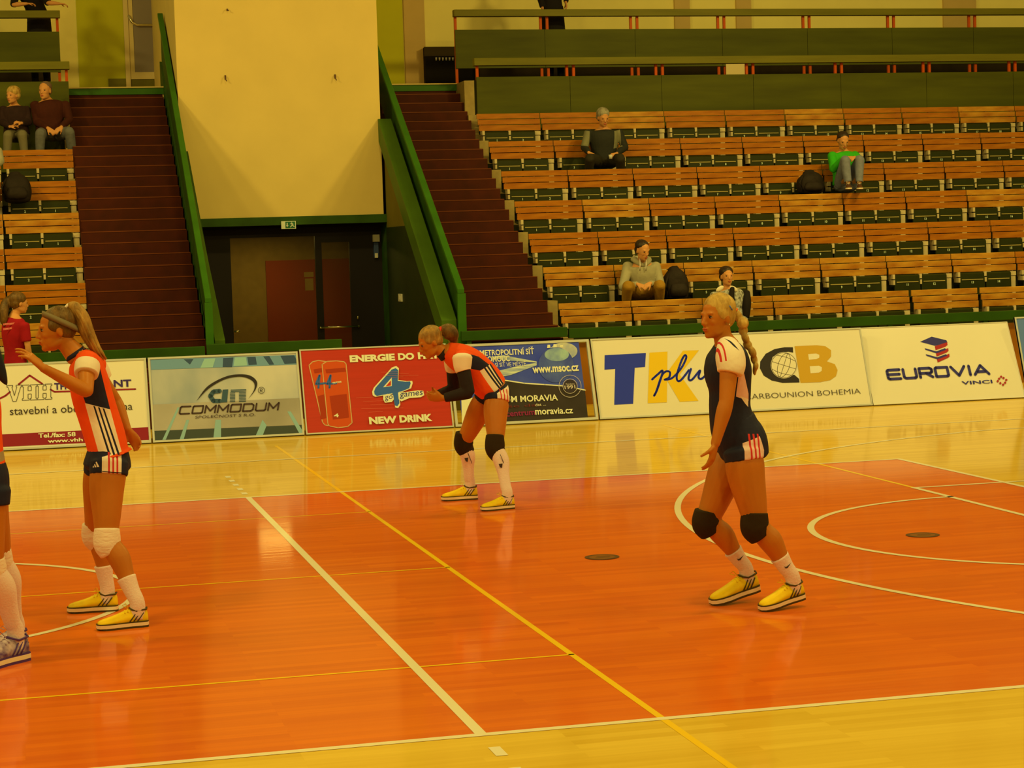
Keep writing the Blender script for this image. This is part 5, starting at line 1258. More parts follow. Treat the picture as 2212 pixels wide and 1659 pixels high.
def player_C():
    Y = 2.45; root = empty('person', (5.2, 2.45, 0), 'player with blond braid walking in a navy kit with white striped sleeves and black kneepads', 'person', 'volleyball players on court')
    g = lambda u, v, dy=0.0: at(u, v, Y + dy)
    hc = g(1549, 685); hf, hu = V((-0.90, -0.40, -0.02)), V((-0.02, 0, 1)); kH = 1.04
    body = MB(); head_mb(body, hc, hf, hu, kH)
    loft_mb(body, [(g(1556, 705), 0.050, 0.054), (g(1561, 726), 0.049, 0.052), (g(1570, 748), 0.075, 0.070)], SY, 16, 4)
    tor = [((1548, 742), (1586, 736), 0.10), ((1536, 765), (1606, 757), 0.165), ((1527, 790), (1616, 782), 0.165), ((1526, 812), (1619, 806), 0.158), ((1535, 845), (1618, 842), 0.135), ((1535, 885), (1618, 880), 0.128), ((1538, 925), (1631, 920), 0.15), ((1550, 955), (1646, 950), 0.17), ((1558, 975), (1650, 972), 0.17)]
    loft_mb(body, outline([((a[0] + 8, a[1]), (b[0] - 8, b[1]), hw - 0.025) for a, b, hw in tor], Y), SY, 22, 4)
    S, E_, W_ = g(1577, 770, -0.18), g(1569, 868, -0.24), g(1545, 960, -0.26)
    S2, E2, W2 = g(1573, 768, 0.18), g(1575, 866, 0.24), g(1568, 950, 0.22)
    arm_mb(body, S, E_, W_, 1.12); arm_mb(body, S2, E2, W2, 1.08)
    hand_mb(body, W_, g(1536, 1000, -0.26) - W_, V((-0.75, 0.65, 0.0)), 1.0, curl=0.4, thumb=-1, spread=0.1, tcurl=0.8)
    hand_mb(body, W2, V((-0.15, 0, -1)), V((0, -1, 0)), 1.0, curl=0.5, thumb=1)
    Hn, Kn, An = g(1606, 975, -0.09), g(1632, 1132, -0.16), g(1690, 1250, -0.16)
    Hf, Kf, Af = g(1590, 975, 0.09), g(1528, 1122, 0.10), g(1588, 1238, 0.12)
    back = V((1, 0, 0.35)).normalized()
    toeN = gnd(1643, 1321); heelN = at(1737, 1293, toeN.y + 0.06); heelN.z = max(heelN.z, 0.045)
    toeF = gnd(1537, 1308); heelF = at(1640, 1275, toeF.y + 0.05)
    An, An2 = ankle_of(heelN, toeN, (0.28, 0, 1)); Af, Af2 = ankle_of(heelF, toeF, (0.34, 0, 1))
    leg_mb(body, Hn, Kn, An, back, 1.0, hip=0.105, kn=0.062, calf=0.064); leg_mb(body, Hf, Kf, Af, back, 1.0, hip=0.102, kn=0.062, calf=0.062)
    foot_mb(body, An, heelN, toeN); foot_mb(body, Af, heelF, toeF)
    link('body', fuse(body, 0.006, 3), m_skin3, root)
    face_parts(root, hc, hf, hu, kH, m_lip, h_fair, h_brown)
    def X(l, dy=-0.1): return pts_xz(l, Y + dy)
    lay = [(pc(222, 160, 84), X([(1588, 800), (1598, 800), (1616, 850), (1617, 866), (1586, 856)])), (c_white, X([(1586, 852), (1616, 862), (1616, 882), (1608, 872)]))]
    Ms = pattern('shirt_navy_back_panel', c_navy, lay, wpos(root))
    shirt = MB(); loft_mb(shirt, outline(tor, Y), SY, 26, 5, 0.15, 0.05)
    link('shirt', fuse(shirt, 0.007, 3, 'shirt'), Ms, root)
    ys = -0.26
    lay = []
    for dx in (0, 8, 16): lay.append((c_redst, X([(1553 + dx, 745 - dx * 0.8), (1556 + dx, 744 - dx * 0.8), (1556.5 + dx * 0.95, 785 - dx * 0.3), (1553.5 + dx * 0.95, 785 - dx * 0.3)], ys)))
    lay.append((c_navy, X([(1578, 730), (1590, 738), (1612, 778), (1607, 780), (1590, 748), (1574, 733)], ys)))
    Mw = pattern('sleeve_white_red_stripes', c_white, lay, wpos(root))
    for a_, b_ in ((S, E_), (S2, E2)):
        q = 1 if a_.y > Y else -1
        sl = MB(); loft_mb(sl, [(g(1570, 742, q * 0.09), 0.055, 0.050), (a_ + V((0.006, -q * 0.02, 0.010)), 0.080, 0.074), (lerp(a_, b_, 0.20) + V((0.010, q * 0.0, 0)), 0.080, 0.076), (lerp(a_, b_, 0.38) + V((0.006, 0, 0)), 0.070, 0.068)], LFT, 22, 5, 0.4, 0.03)
        link('sleeve', fuse(sl, 0.006, 2, 'sleeve'), Mw, root)
    lay = [(pc(222, 170, 92), X([(1595, 955), (1632, 940), (1641, 970), (1639, 1002), (1595, 996)]))]
    for dx in (0, 9.5, 19): lay.append((c_redst, X([(1606.5 + dx, 935), (1610.5 + dx, 935), (1612 + dx, 996 + dx * 0.1), (1608 + dx, 996 + dx * 0.1)])))
    Msh = pattern('shorts_navy_walking', c_navy, lay, wpos(root))
    sh = MB(); loft_mb(sh, outline([((1538, 905), (1626, 900), 0.135), ((1541, 932), (1638, 926), 0.162), ((1552, 955), (1651, 950), 0.184), ((1560, 985), (1654, 980), 0.186)], Y), SY, 24, 4, 0.2, 0.3)
    loft_mb(sh, [(Hn, 0.114, 0.116), (lerp(Hn, Kn, 0.13), 0.110, 0.112)], SY, 20, 3, 0.3, 0.03); loft_mb(sh, [(Hf, 0.110, 0.112), (lerp(Hf, Kf, 0.11), 0.106, 0.110)], SY, 20, 3, 0.3, 0.03)
    link('shorts', fuse(sh, 0.007, 2, 'shorts'), Msh, root)
    pad(root, 'kneepad', g(1630, 1108, -0.155), g(1642, 1160, -0.165), SY, m_padk, (0.070, 0.072, 0.060), 0.018)
    pad(root, 'kneepad', g(1528, 1103, 0.095), g(1534, 1150, 0.105), SY, m_padk, (0.068, 0.072, 0.060), 0.018)
    for K, A, A2, v0 in ((Kn, An, An2, 0.62), (Kf, Af, Af2, 0.64)):
        o = sock_mesh(root, 'sock', K, A, A2, v0, back)
        c = lerp(K, A, 0.76) + V((0.005, -0.0445, 0)); mb = MB()
        mb.add([c + V(q) for q in ((-0.020, 0.002, -0.002), (-0.012, 0, -0.014), (0.0, -0.001, -0.012), (0.024, 0.003, 0.016), (-0.004, -0.001, -0.004), (-0.013, 0, -0.006))], [(0, 1, 2, 5), (5, 2, 3, 4)]); mb.build('tick_mark', mat('sock_line', pc(60, 40, 16), 0.8), o)
    upN = V((0.28, 0, 1)); upF = V((0.34, 0, 1))
    shoe(root, heelN, toeN, An, 0, upN, m_shoe, m_sole, m_trim, label='yellow court shoe with dark stripes, heel lifting'); shoe(root, heelF, toeF, Af, 0, upF, m_shoe, m_sole, m_trim, label='yellow court shoe with dark stripes, heel lifting')
    f, u, s = frame3(hf, hu)
    def P(a, b, c=0.0): return hc + (f * a + u * b + s * c) * kH
    hm = MB(); ell_mb(hm, P(-0.022, 0.046), f * 0.102, s * 0.086, u * 0.090); ell_mb(hm, P(-0.045, 0.0), f * 0.066, s * 0.076, u * 0.070)
    for q in (-1, 1): ell_mb(hm, P(-0.004, 0.022, q * 0.056), f * 0.055, s * 0.026, u * 0.042)
    link('hair', fuse(hm, 0.006, 2, 'hair'), h_blond, root)
    br = MB(); cen = [(1586, 672), (1600, 690), (1607, 706), (1606, 722), (1612, 738), (1620, 752), (1628, 768), (1632, 784), (1631, 798)]
    rad = [0.030, 0.038, 0.030, 0.024, 0.028, 0.024, 0.022, 0.018, 0.010]
    P_ = [(g(u_, v_, 0.02), r_, r_ * 0.9) for (u_, v_), r_ in zip(cen, rad)]
    for k in range(len(P_) - 1):
        a_, b_ = P_[k], P_[k + 1]; m_ = (a_[0] + b_[0]) / 2
        ell_mb(br, m_ + V((0, 0.008 * (-1) ** k, 0)), (b_[0] - a_[0]) * 0.75, V((0, a_[1] * 0.9, 0)), (b_[0] - a_[0]).cross(V((0, 1, 0))).normalized() * a_[1] * 0.9)
    ell_mb(br, g(1630, 800, 0.02), V((0.012, 0, 0)), V((0, 0.012, 0)), V((0, 0, 0.03)))
    link('braid', fuse(br, 0.006, 1, 'braid'), h_blond, root)
    MB().tube([g(1586, 672, -0.02), g(1592, 668, 0.02), g(1590, 680, 0.04), g(1584, 680, 0.0), g(1586, 672, -0.02)], 0.007, 8).build('hair_tie', mat('orange_hair_tie', pc(220, 90, 10), 0.6), root)
    MB().tube([P(-0.012, 0.060, -0.088), P(-0.032, 0.035, -0.086)], 0.0035, 6).build('hair_clip', mat('blue_hair_clip', pc(80, 96, 90), 0.4), root)
    mb = MB(); ell_mb(mb, P(-0.012, -0.040, -0.082), V((0.004, 0, 0)), V((0, 0.004, 0)), V((0, 0, 0.005)), 8, 6); mb.build('earring', m_chrome, root)
    # logo patch on the chest front
    return root
player_C()

def player_D():
    Y = 2.45; root = empty('person', (0.80, 2.45, 0), 'player cut by the photo edge, white leg sleeves and white shoes with purple patches', 'person', 'volleyball players on court')
    g = lambda u, v, dy=0.0: at(u, v, Y + dy)
    hc = g(-75, 760); hf, hu = V((-1, -0.05, -0.05)), V((-0.08, 0, 1)); kH = 1.04
    body = MB(); head_mb(body, hc, hf, hu, kH)
    loft_mb(body, [(g(-66, 785), 0.050, 0.052), (g(-58, 802), 0.050, 0.052), (g(-48, 822), 0.075, 0.07)], SY, 16, 4)
    tor = [((-66, 818), (-36, 812), 0.10), ((-84, 842), (-16, 834), 0.165), ((-88, 880), (2, 872), 0.16), ((-80, 930), (4, 924), 0.14), ((-76, 980), (8, 974), 0.15), ((-78, 1020), (15, 1014), 0.17), ((-76, 1050), (20, 1046), 0.17)]
    loft_mb(body, outline([((a[0] + 8, a[1]), (b[0] - 8, b[1]), hw - 0.025) for a, b, hw in tor], Y), SY, 22, 4)
    S, E_, W_ = g(-50, 850, -0.18), g(-95, 930, -0.24), g(-160, 905, -0.2); S2, E2, W2 = g(-50, 850, 0.18), g(-90, 930, 0.24), g(-160, 900, 0.2)
    arm_mb(body, S, E_, W_); arm_mb(body, S2, E2, W2)
    hand_mb(body, W_, V((-1, 0, 0.3)), V((0, 1, 0)), 1.0, thumb=1); hand_mb(body, W2, V((-1, 0, 0.3)), V((0, -1, 0)), 1.0, thumb=-1)
    Hn, Kn, An = g(-30, 1060, -0.09), g(-22, 1225, -0.12), g(10, 1380, -0.10)
    Hf, Kf, Af = g(-28, 1060, 0.09), g(-4, 1205, 0.18), g(28, 1350, 0.26)
    back = V((1, 0, 0.2)).normalized()
    heelN, toeN = gnd(60, 1424), gnd(-58, 1452); heelF, toeF = gnd(60, 1400), gnd(-50, 1418)
    An, An2 = ankle_of(heelN, toeN, (0, 0, 1)); Af, Af2 = ankle_of(heelF, toeF, (0, 0, 1))
    leg_mb(body, Hn, Kn, An, back, 1.0, hip=0.10, kn=0.062, calf=0.062); leg_mb(body, Hf, Kf, Af, back, 1.0, hip=0.10, kn=0.062, calf=0.062)
    foot_mb(body, An, heelN, toeN); foot_mb(body, Af, heelF, toeF)
    link('body', fuse(body, 0.007, 3), m_skin3, root); face_parts(root, hc, hf, hu, kH, m_lip, h_dark, h_dark)
    Ms = pattern('shirt_orange_edge', c_orange, [(pc(150, 120, 50), pts_xz([(-40, 985), (10, 975), (10, 996), (-40, 1006)], Y - 0.1))], wpos(root))
    shirt = MB(); loft_mb(shirt, outline(tor[:-1], Y), SY, 26, 5, 0.15, 0.05); link('shirt', fuse(shirt, 0.008, 3, 'shirt'), Ms, root)
    for a_, b_ in ((S, E_), (S2, E2)): tube_cloth('sleeve', [(a_, 0.082, 0.084), (lerp(a_, b_, 0.4), 0.070, 0.072)], LFT, mat('white_jersey', c_white, 0.8), root, r0=0.5, r1=0.03)
    sh = MB(); loft_mb(sh, outline([((-74, 1005), (12, 1000), 0.165), ((-74, 1030), (20, 1028), 0.18), ((-70, 1060), (21, 1055), 0.18)], Y), SY, 24, 4, 0.2, 0.4)
    loft_mb(sh, [(Hn, 0.11, 0.125), (lerp(Hn, Kn, 0.2), 0.105, 0.115)], SY, 20, 3, 0.3, 0.03); loft_mb(sh, [(Hf, 0.11, 0.12), (lerp(Hf, Kf, 0.2), 0.105, 0.108)], SY, 20, 3, 0.3, 0.03)
    link('shorts', fuse(sh, 0.008, 2, 'shorts'), mat('navy_shorts', c_navy, 0.8), root)
    m_wp = mat('white_kneepad', pc(224, 182, 92), 0.85)
    pad(root, 'kneepad', lerp(Hn, Kn, 0.88), lerp(Kn, An, 0.24), SY, m_wp, (0.072, 0.074, 0.066), 0.012); pad(root, 'kneepad', lerp(Hf, Kf, 0.86), lerp(Kf, Af, 0.28), SY, m_wp, (0.070, 0.072, 0.064), 0.012)
    for K, A, A2 in ((Kn, An, An2), (Kf, Af, Af2)): sock_mesh(root, 'leg_sleeve', K, A, A2, 0, back, True)
    m_ws = mat('white_purple_shoe', pc(206, 166, 96), 0.5, col2=pc(84, 44, 50), nscale=16); m_pu = mat('purple_trim', pc(80, 44, 56), 0.5)
    shoe(root, heelN, toeN, An, 0, (0, 0, 1), m_ws, m_sole, m_pu, label='white court shoe with purple patches'); shoe(root, heelF, toeF, Af, 0, (0, 0, 1), m_ws, m_sole, m_pu, label='white court shoe with purple patches')
    f, u, s = frame3(hf, hu)
    def P(a, b, c=0.0): return hc + (f * a + u * b + s * c) * kH
    hm = MB(); ell_mb(hm, P(-0.022, 0.046), f * 0.102, s * 0.086, u * 0.090); ell_mb(hm, P(-0.045, 0.0), f * 0.066, s * 0.076, u * 0.070)
    loft_mb(hm, [(g(-48, 740), 0.03, 0.03), (g(-25, 750), 0.045, 0.045), (g(-8, 785), 0.04, 0.04), (g(6, 815), 0.024, 0.024), (g(15, 832), 0.006, 0.006)], SY, 16, 5)
    link('hair', fuse(hm, 0.007, 2, 'hair'), mat('hair_blue_black', pc(24, 26, 20), 0.4), root)
player_D()
# ------------------------------------------------------------------ spectators
SX = V((1, 0, 0))
def seated(spec):
    Y = spec['Y']; g = lambda q: at(q[0], q[1], Y + (q[2] if len(q) > 2 else 0))
    base = g(spec['pelvis']); root = empty('person', (base.x, base.y, spec['floor']), spec['label'], 'person', spec.get('group', 'spectators in the stands'))
    k = spec.get('k', 1.0); vx = spec.get('vox', 0.009)
    hc = g(spec['head']); hf, hu = spec['face'], spec.get('up', (0, -0.1, 1))
    body = MB(); head_mb(body, hc, hf, hu, k * 1.06)
    nk = g(spec['neck'])
    loft_mb(body, [(hc + V((0, 0.01, -0.05)), 0.052 * k, 0.052 * k), (nk, 0.055 * k, 0.055 * k), (nk + V((0, 0.01, -0.05)), 0.09 * k, 0.07 * k)], SX, 14, 3)
    P = g(spec['pelvis']); ch = lerp(P, nk, 0.62)
    tors = [(P, 0.165 * k, 0.115 * k), (lerp(P, nk, 0.3), 0.150 * k, 0.11 * k), (ch, 0.170 * k, 0.12 * k), (lerp(P, nk, 0.86), 0.165 * k, 0.10 * k), (nk + V((0, 0, -0.01)), 0.075 * k, 0.065 * k)]
    loft_mb(body, tors, SX, 20, 4)
    arms = []
    for q in (0, 1):
        a = spec['arms'][q]; S, E_, W_ = g(a[0]), g(a[1]), g(a[2]); arms.append((S, E_, W_))
        arm_mb(body, S, E_, W_, k)
        d = (g(a[3]) - W_)
        hand_mb(body, W_, d, a[4] if len(a) > 4 else V((0.2 if q == 0 else -0.2, 0.3, -0.5)), 0.95 * k, curl=a[5] if len(a) > 5 else 0.9, thumb=(-1 if q == 0 else 1))
    legs = []
    for q in (0, 1):
        l = spec['legs'][q]; H, K, A, T = g(l[0]), g(l[1]), g(l[2]), g(l[3]); legs.append((H, K, A, T))
        leg_mb(body, H, K, A, V((0, 1, 0.1)), k); foot_mb(body, A, lerp(A, T, -0.2) + V((0, 0, -0.09)), T)
    link('body', fuse(body, vx, 2), spec.get('skin', m_skin2), root)
    face_parts(root, hc, hf, hu, k * 1.06, m_lip, spec['hair'][1], h_dark)
    # top
    top = MB(); g_ = spec.get('loose', 1.0)
    loft_mb(top, [(c + V((0, 0, 0)), a * 1.10 * g_, b * 1.16 * g_) for c, a, b in tors[:-1]] + [(tors[-1][0] + V((0, 0, -0.02)), 0.095 * k, 0.085 * k)], SX, 24, 4, 0.3, 0.1)
    ln = spec.get('sleeve', 1.0)
    for S, E_, W_ in arms:
        sd = (E_ - S).cross(W_ - E_)
        loft_mb(top, [(S, 0.070 * k, 0.070 * k), (lerp(S, E_, 0.5), 0.060 * k, 0.062 * k), (E_, 0.054 * k, 0.056 * k)], sd, 16, 4, 0.7, 0.4)
        if ln > 0.5: loft_mb(top, [(E_, 0.054 * k, 0.056 * k), (lerp(E_, W_, 0.5), 0.047 * k, 0.048 * k), (lerp(E_, W_, 0.95), 0.038 * k, 0.038 * k)], sd, 16, 4, 0.7, 0.05)
    if spec.get('skirt'): loft_mb(top, spec['skirt'](g), SX, 20, 4, 0.3, 0.05)
    t = link(spec['top_name'], fuse(top, vx, 2, 'top'), spec['top'], root)
    # trousers
    tr = MB(); loft_mb(tr, [(P + V((0, 0, 0.06)), 0.170 * k, 0.125 * k), (P + V((0, -0.03, -0.04)), 0.185 * k, 0.135 * k)], SX, 18, 3, 0.3, 0.6)
    for H, K, A, T in legs:
        loft_mb(tr, [(H, 0.095 * k, 0.098 * k), (lerp(H, K, 0.5), 0.088 * k, 0.090 * k), (K, 0.068 * k, 0.070 * k)], SX, 16, 4, 0.6, 0.7)
        loft_mb(tr, [(K, 0.068 * k, 0.070 * k), (lerp(K, A, 0.4) + V((0, 0.012, 0)), 0.064 * k, 0.070 * k), (lerp(K, A, 0.95), 0.052 * k, 0.058 * k)], SX, 16, 4, 0.7, 0.05)
    link('trousers', fuse(tr, vx, 2, 'trousers'), spec['trousers'], root)
    for H, K, A, T in legs:
        d = (T - A); d.z = 0; d.normalize(); heel = A - d * 0.06 + V((0, 0, -0.10)); toe = heel + d * 0.28
        if abs(T.z - (A.z - 0.10)) > 0.03: toe.z = heel.z + 0.02
        shoe(root, heel, toe, A, 0, (0, 0, 1), spec['shoes'], m_sole, m_trim, stripes=False)
    # hair
    f, u, s = frame3(hf, hu); kk = k * 1.06
    def HP(a, b, c=0.0): return hc + (f * a + u * b + s * c) * kk
    hm = MB(); big = spec['hair'][0]
    ell_mb(hm, HP(-0.028, 0.055), f * (0.091 + big) * kk, s * (0.078 + big) * kk, u * (0.068 + big) * kk); ell_mb(hm, HP(-0.048, 0.0), f * (0.060 + big) * kk, s * (0.074 + big) * kk, u * (0.062 + big) * kk)
    if spec.get('long'):
        for q in (-1, 1): loft_mb(hm, [(HP(-0.01, 0.05, q * 0.06), 0.03, 0.05), (HP(-0.015, -0.02, q * 0.078), 0.022, 0.05), (HP(-0.02, -0.06, q * 0.068), 0.014, 0.035)], s, 12, 3)
    link('hair', fuse(hm, 0.008, 2, 'hair'), spec['hair'][1], root)
    return root, g, dict(hc=hc, P=HP, arms=arms, nk=nk, ch=ch)
m_jeans = mat('washed_jeans', pc(116, 106, 64), 0.8, noise=0.12, nscale=20, bump=0.5, bscale=18)
m_jeans2 = mat('grey_blue_jeans', pc(98, 86, 44), 0.8, noise=0.12, nscale=20, bump=0.5, bscale=18)
m_chino = mat('tan_trousers', pc(150, 98, 10), 0.8, noise=0.08, bump=0.5, bscale=16)
m_dkc = mat('dark_brown_trousers', pc(44, 34, 8), 0.8, noise=0.1, bump=0.4, bscale=16)
m_blk = mat('black_cloth', pc(26, 18, 6), 0.85, bump=0.4, bscale=16)
m_dsh = mat('dark_shoe', pc(34, 20, 6), 0.6)
m_hood = mat('grey_hooded_cloth', pc(160, 136, 58), 0.9, noise=0.07, bump=0.6, bscale=12)
m_lace = mat('pale_cord', pc(220, 186, 96), 0.7)

# man in grey hooded top
r, g, o = seated(dict(Y=18.0, floor=0.98, pelvis=(1388, 628, 0.0), head=(1388, 541, -0.20), face=(0.30, -0.85, -0.30), up=(0.1, -0.35, 1), neck=(1386, 565, -0.05),
    label='man in grey hooded top and tan trousers sitting hunched with clasped hands', k=1.06, top_name='hooded_top', top=m_hood, trousers=m_chino, shoes=m_dsh, hair=(0.004, h_dark), loose=1.06,
    arms=(((1357, 574, -0.02), (1345, 620, -0.14), (1378, 614, -0.42), (1398, 622, -0.50)), ((1415, 574, -0.02), (1428, 618, -0.14), (1404, 612, -0.42), (1388, 623, -0.48))),
    legs=(((1372, 632, -0.05), (1356, 618, -0.47), (1352, 668, -0.20), (1350, 680, -0.4)), ((1404, 632, -0.05), (1426, 616, -0.47), (1424, 666, -0.20), (1428, 680, -0.4)))))
mb = MB(); c = o['nk']
for k in range(2): pass
loft_mb(mb, [(c + V((-0.10, 0.02, 0.03)), 0.035, 0.045), (c + V((-0.07, -0.05, -0.01)), 0.035, 0.04), (c + V((0.0, -0.09, -0.05)), 0.03, 0.03), (c + V((0.07, -0.05, -0.01)), 0.035, 0.04), (c + V((0.10, 0.02, 0.03)), 0.035, 0.045), (c + V((0.06, 0.10, 0.04)), 0.04, 0.05), (c + V((-0.06, 0.10, 0.04)), 0.04, 0.05), (c + V((-0.10, 0.02, 0.03)), 0.035, 0.045)], (0, 0, 1), 12, 4, 0.3, 0.3)
mb.build('hood', m_hood, r)
for u_ in (1382, 1395): MB().tube([g((u_, 556, -0.16)), g((u_ + 0.5, 572, -0.21)), g((u_, 585, -0.20))], 0.009, 6).build('drawstring', m_lace, r)

# grey-haired man in dark jacket
m_jk = pattern('jacket_dark_grey_panels', pc(38, 34, 12), [(pc(120, 104, 40), pts_xz([(1262, 278), (1277, 283), (1275, 318), (1259, 314)], 20.8)), (pc(120, 104, 40), pts_xz([(1328, 283), (1343, 279), (1345, 316), (1326, 321)], 20.8)), (pc(120, 104, 40), pts_xz([(1316, 265), (1330, 270), (1332, 276), (1316, 270)], 20.8))], (at(1305, 345, 20.95).x, 0, 2.86))
r, g, o = seated(dict(Y=20.95, floor=2.86, pelvis=(1305, 345, 0.0), head=(1303, 254, -0.12), face=(0.05, -0.93, -0.35), up=(0, -0.3, 1), neck=(1303, 275, -0.02),
    label='grey-haired man in dark jacket with pale sleeve panels holding a small cup', k=1.04, top_name='jacket', top=m_jk, trousers=m_dkc, shoes=m_dsh, hair=(0.012, h_grey), loose=1.15,
    arms=(((1272, 287, 0), (1262, 318, -0.05), (1272, 330, -0.30), (1284, 336, -0.34)), ((1336, 287, 0), (1350, 318, -0.05), (1332, 332, -0.30), (1316, 336, -0.36))),
    legs=(((1292, 350, -0.04), (1274, 342, -0.46), (1272, 392, -0.16), (1270, 404, -0.38)), ((1318, 350, -0.04), (1340, 342, -0.46), (1342, 392, -0.16), (1344, 404, -0.38)))))
cp = g((1319, 343, -0.42)); t = MB(); t.tube([cp, cp + V((0, 0, 0.06))], [0.024, 0.030], 12); tag(t.build('paper_cup', mat('cream_plastic', pc(196, 170, 84), 0.5), None, loc=cp), 'small pale cup held by the grey-haired man', 'cup')

# man in green top, feet up on the bench in front
m_gr = mat('bright_green_cloth', pc(52, 150, 8), 0.85, noise=0.12, nscale=9, bump=0.6, bscale=12)
r, g, o = seated(dict(Y=20.2, floor=2.39, pelvis=(1826, 398, 0.0), head=(1821, 304, -0.06), face=(-0.05, -0.90, -0.42), up=(0, -0.4, 1), neck=(1821, 324, 0.02),
    label='man in bright green top and washed jeans sitting with knees drawn up', k=1.04, top_name='sweater', top=m_gr, trousers=m_jeans, shoes=mat('brown_shoe', pc(84, 44, 8), 0.6), hair=(0.004, h_dark), loose=1.06,
    arms=(((1798, 336, 0.0), (1800, 366, -0.18), (1822, 341, -0.42), (1836, 340, -0.46)), ((1846, 336, 0.0), (1860, 348, -0.20), (1846, 340, -0.42), (1828, 341, -0.45))),
    legs=(((1816, 396, -0.06), (1826, 345, -0.46), (1832, 396, -0.52), (1834, 408, -0.75)), ((1838, 396, -0.06), (1857, 344, -0.46), (1856, 396, -0.52), (1858, 408, -0.75)))))

# woman in the front row, black scarf and white patterned collar
m_pt = mat('black_white_print', pc(204, 180, 92), 0.85, col2=pc(60, 48, 16), nscale=26)
r, g, o = seated(dict(Y=17.28, floor=0.51, pelvis=(1578, 688, 0.0), head=(1570, 597, 0.0), face=(0.0, -1, 0.0), up=(0, 0, 1), neck=(1571, 622, 0.03),
    label='short-haired woman in black and white patterned jacket sitting in the front row', k=1.02, top_name='patterned_jacket', top=m_pt, trousers=m_blk, shoes=m_dsh, hair=(0.010, h_dark), loose=1.1,
    arms=(((1545, 638, 0.02), (1538, 680, -0.04), (1560, 702, -0.20), (1575, 706, -0.22)), ((1600, 638, 0.02), (1610, 680, -0.04), (1602, 706, -0.2), (1590, 708, -0.24))),
    legs=(((1566, 694, -0.04), (1560, 700, -0.14), (1560, 752, -0.08), (1560, 762, -0.14)), ((1590, 694, -0.04), (1600, 700, -0.14), (1600, 752, -0.08), (1600, 762, -0.14)))))
for q in (-1, 1):
    c = g((1570 + q * 15, 624, -0.10)); mb = MB(); ell_mb(mb, c, V((0.055, 0, -0.03 * q)), V((0, 0.018, 0)), V((0.012 * q, 0, 0.03))); mb.build('collar_flap', mat('cream_collar', pc(222, 186, 86), 0.8), r)
mb = MB(); loft_mb(mb, [(g((1582, 622, -0.10)), 0.03, 0.025), (g((1580, 648, -0.17)), 0.045, 0.03), (g((1584, 680, -0.17)), 0.05, 0.03)], SX, 14, 4); mb.build('scarf', m_blk, r)
mb = MB(); loft_mb(mb, [(g((1612, 632, 0.0)), 0.05, 0.05), (g((1612, 655, -0.06)), 0.065, 0.07), (g((1610, 684, -0.08)), 0.055, 0.06)], SX, 14, 4); mb.build('dark_sleeve', m_blk, r)

# couple at the top of the narrow block
m_mar = mat('maroon_cloth', pc(62, 20, 4), 0.85, noise=0.15, nscale=10, bump=0.5, bscale=14)
r, g, o = seated(dict(Y=21.95, floor=3.33, pelvis=(110, 286, 0.0), head=(97, 196, -0.06), face=(-0.42, -0.9, -0.05), up=(0, -0.1, 1), neck=(101, 214, 0.02),
    label='man in maroon jumper and jeans sitting with clasped hands beside the narrow stairs', k=1.06, group='seated couple at the top of the narrow block', top_name='jumper', top=m_mar, trousers=m_jeans2, shoes=m_dsh, hair=(0.002, mat('hair_cropped', pc(110, 76, 30), 0.6)), loose=1.16,
    arms=(((76, 226, 0.02), (80, 264, -0.06), (104, 277, -0.36), (116, 286, -0.42)), ((140, 226, 0.02), (150, 258, -0.06), (132, 275, -0.36), (120, 284, -0.42))),
    legs=(((94, 290, -0.04), (87, 289, -0.46), (86, 342, -0.42), (84, 352, -0.6)), ((126, 290, -0.04), (150, 285, -0.44), (158, 342, -0.30), (160, 352, -0.5)))))
r, g, o = seated(dict(Y=21.95, floor=3.33, pelvis=(36, 290, 0.0), head=(27, 206, -0.06), face=(-0.62, -0.78, -0.1), up=(0, -0.1, 1), neck=(31, 226, 0.02),
    label='woman with short blond hair and crossed forearms sitting beside the man in maroon', k=0.96, group='seated couple at the top of the narrow block', top_name='cardigan', top=mat('dark_plum_cloth', pc(44, 22, 8), 0.85, noise=0.2, nscale=14, bump=0.5, bscale=14), trousers=mat('pale_grey_trousers', pc(112, 92, 34), 0.8, bump=0.4, bscale=18), shoes=m_dsh, hair=(0.016, h_blond), loose=1.1,
    arms=(((8, 236, 0.02), (4, 264, -0.06), (22, 274, -0.34), (38, 268, -0.38)), ((56, 236, 0.02), (62, 264, -0.06), (46, 266, -0.36), (32, 262, -0.42))),
    legs=(((24, 294, -0.04), (17, 292, -0.42), (15, 340, -0.40), (14, 350, -0.6)), ((46, 294, -0.04), (48, 291, -0.42), (54, 340, -0.40), (56, 350, -0.6)))))

seated(dict(Y=20.2, floor=2.39, pelvis=(-34, 385, 0.0), head=(-28, 296, -0.06), face=(0.1, -1, 0), up=(0, -0.1, 1), neck=(-30, 314, 0.02),
    label='person in a grey top sitting partly behind the photo edge below the couple', k=1.0, vox=0.012, top_name='grey_top', top=m_hood, trousers=m_dkc, shoes=m_dsh, hair=(0.004, h_dark), loose=1.1,
    arms=(((-54, 328, 0.0), (-62, 355, -0.06), (-44, 368, -0.34), (-34, 372, -0.38)), ((-6, 326, 0.0), (1, 348, -0.08), (-16, 364, -0.34), (-28, 370, -0.38))),
    legs=(((-48, 392, -0.04), (-52, 388, -0.42), (-52, 440, -0.30), (-52, 452, -0.5)), ((-22, 392, -0.04), (-18, 388, -0.42), (-18, 440, -0.30), (-18, 452, -0.5)))))
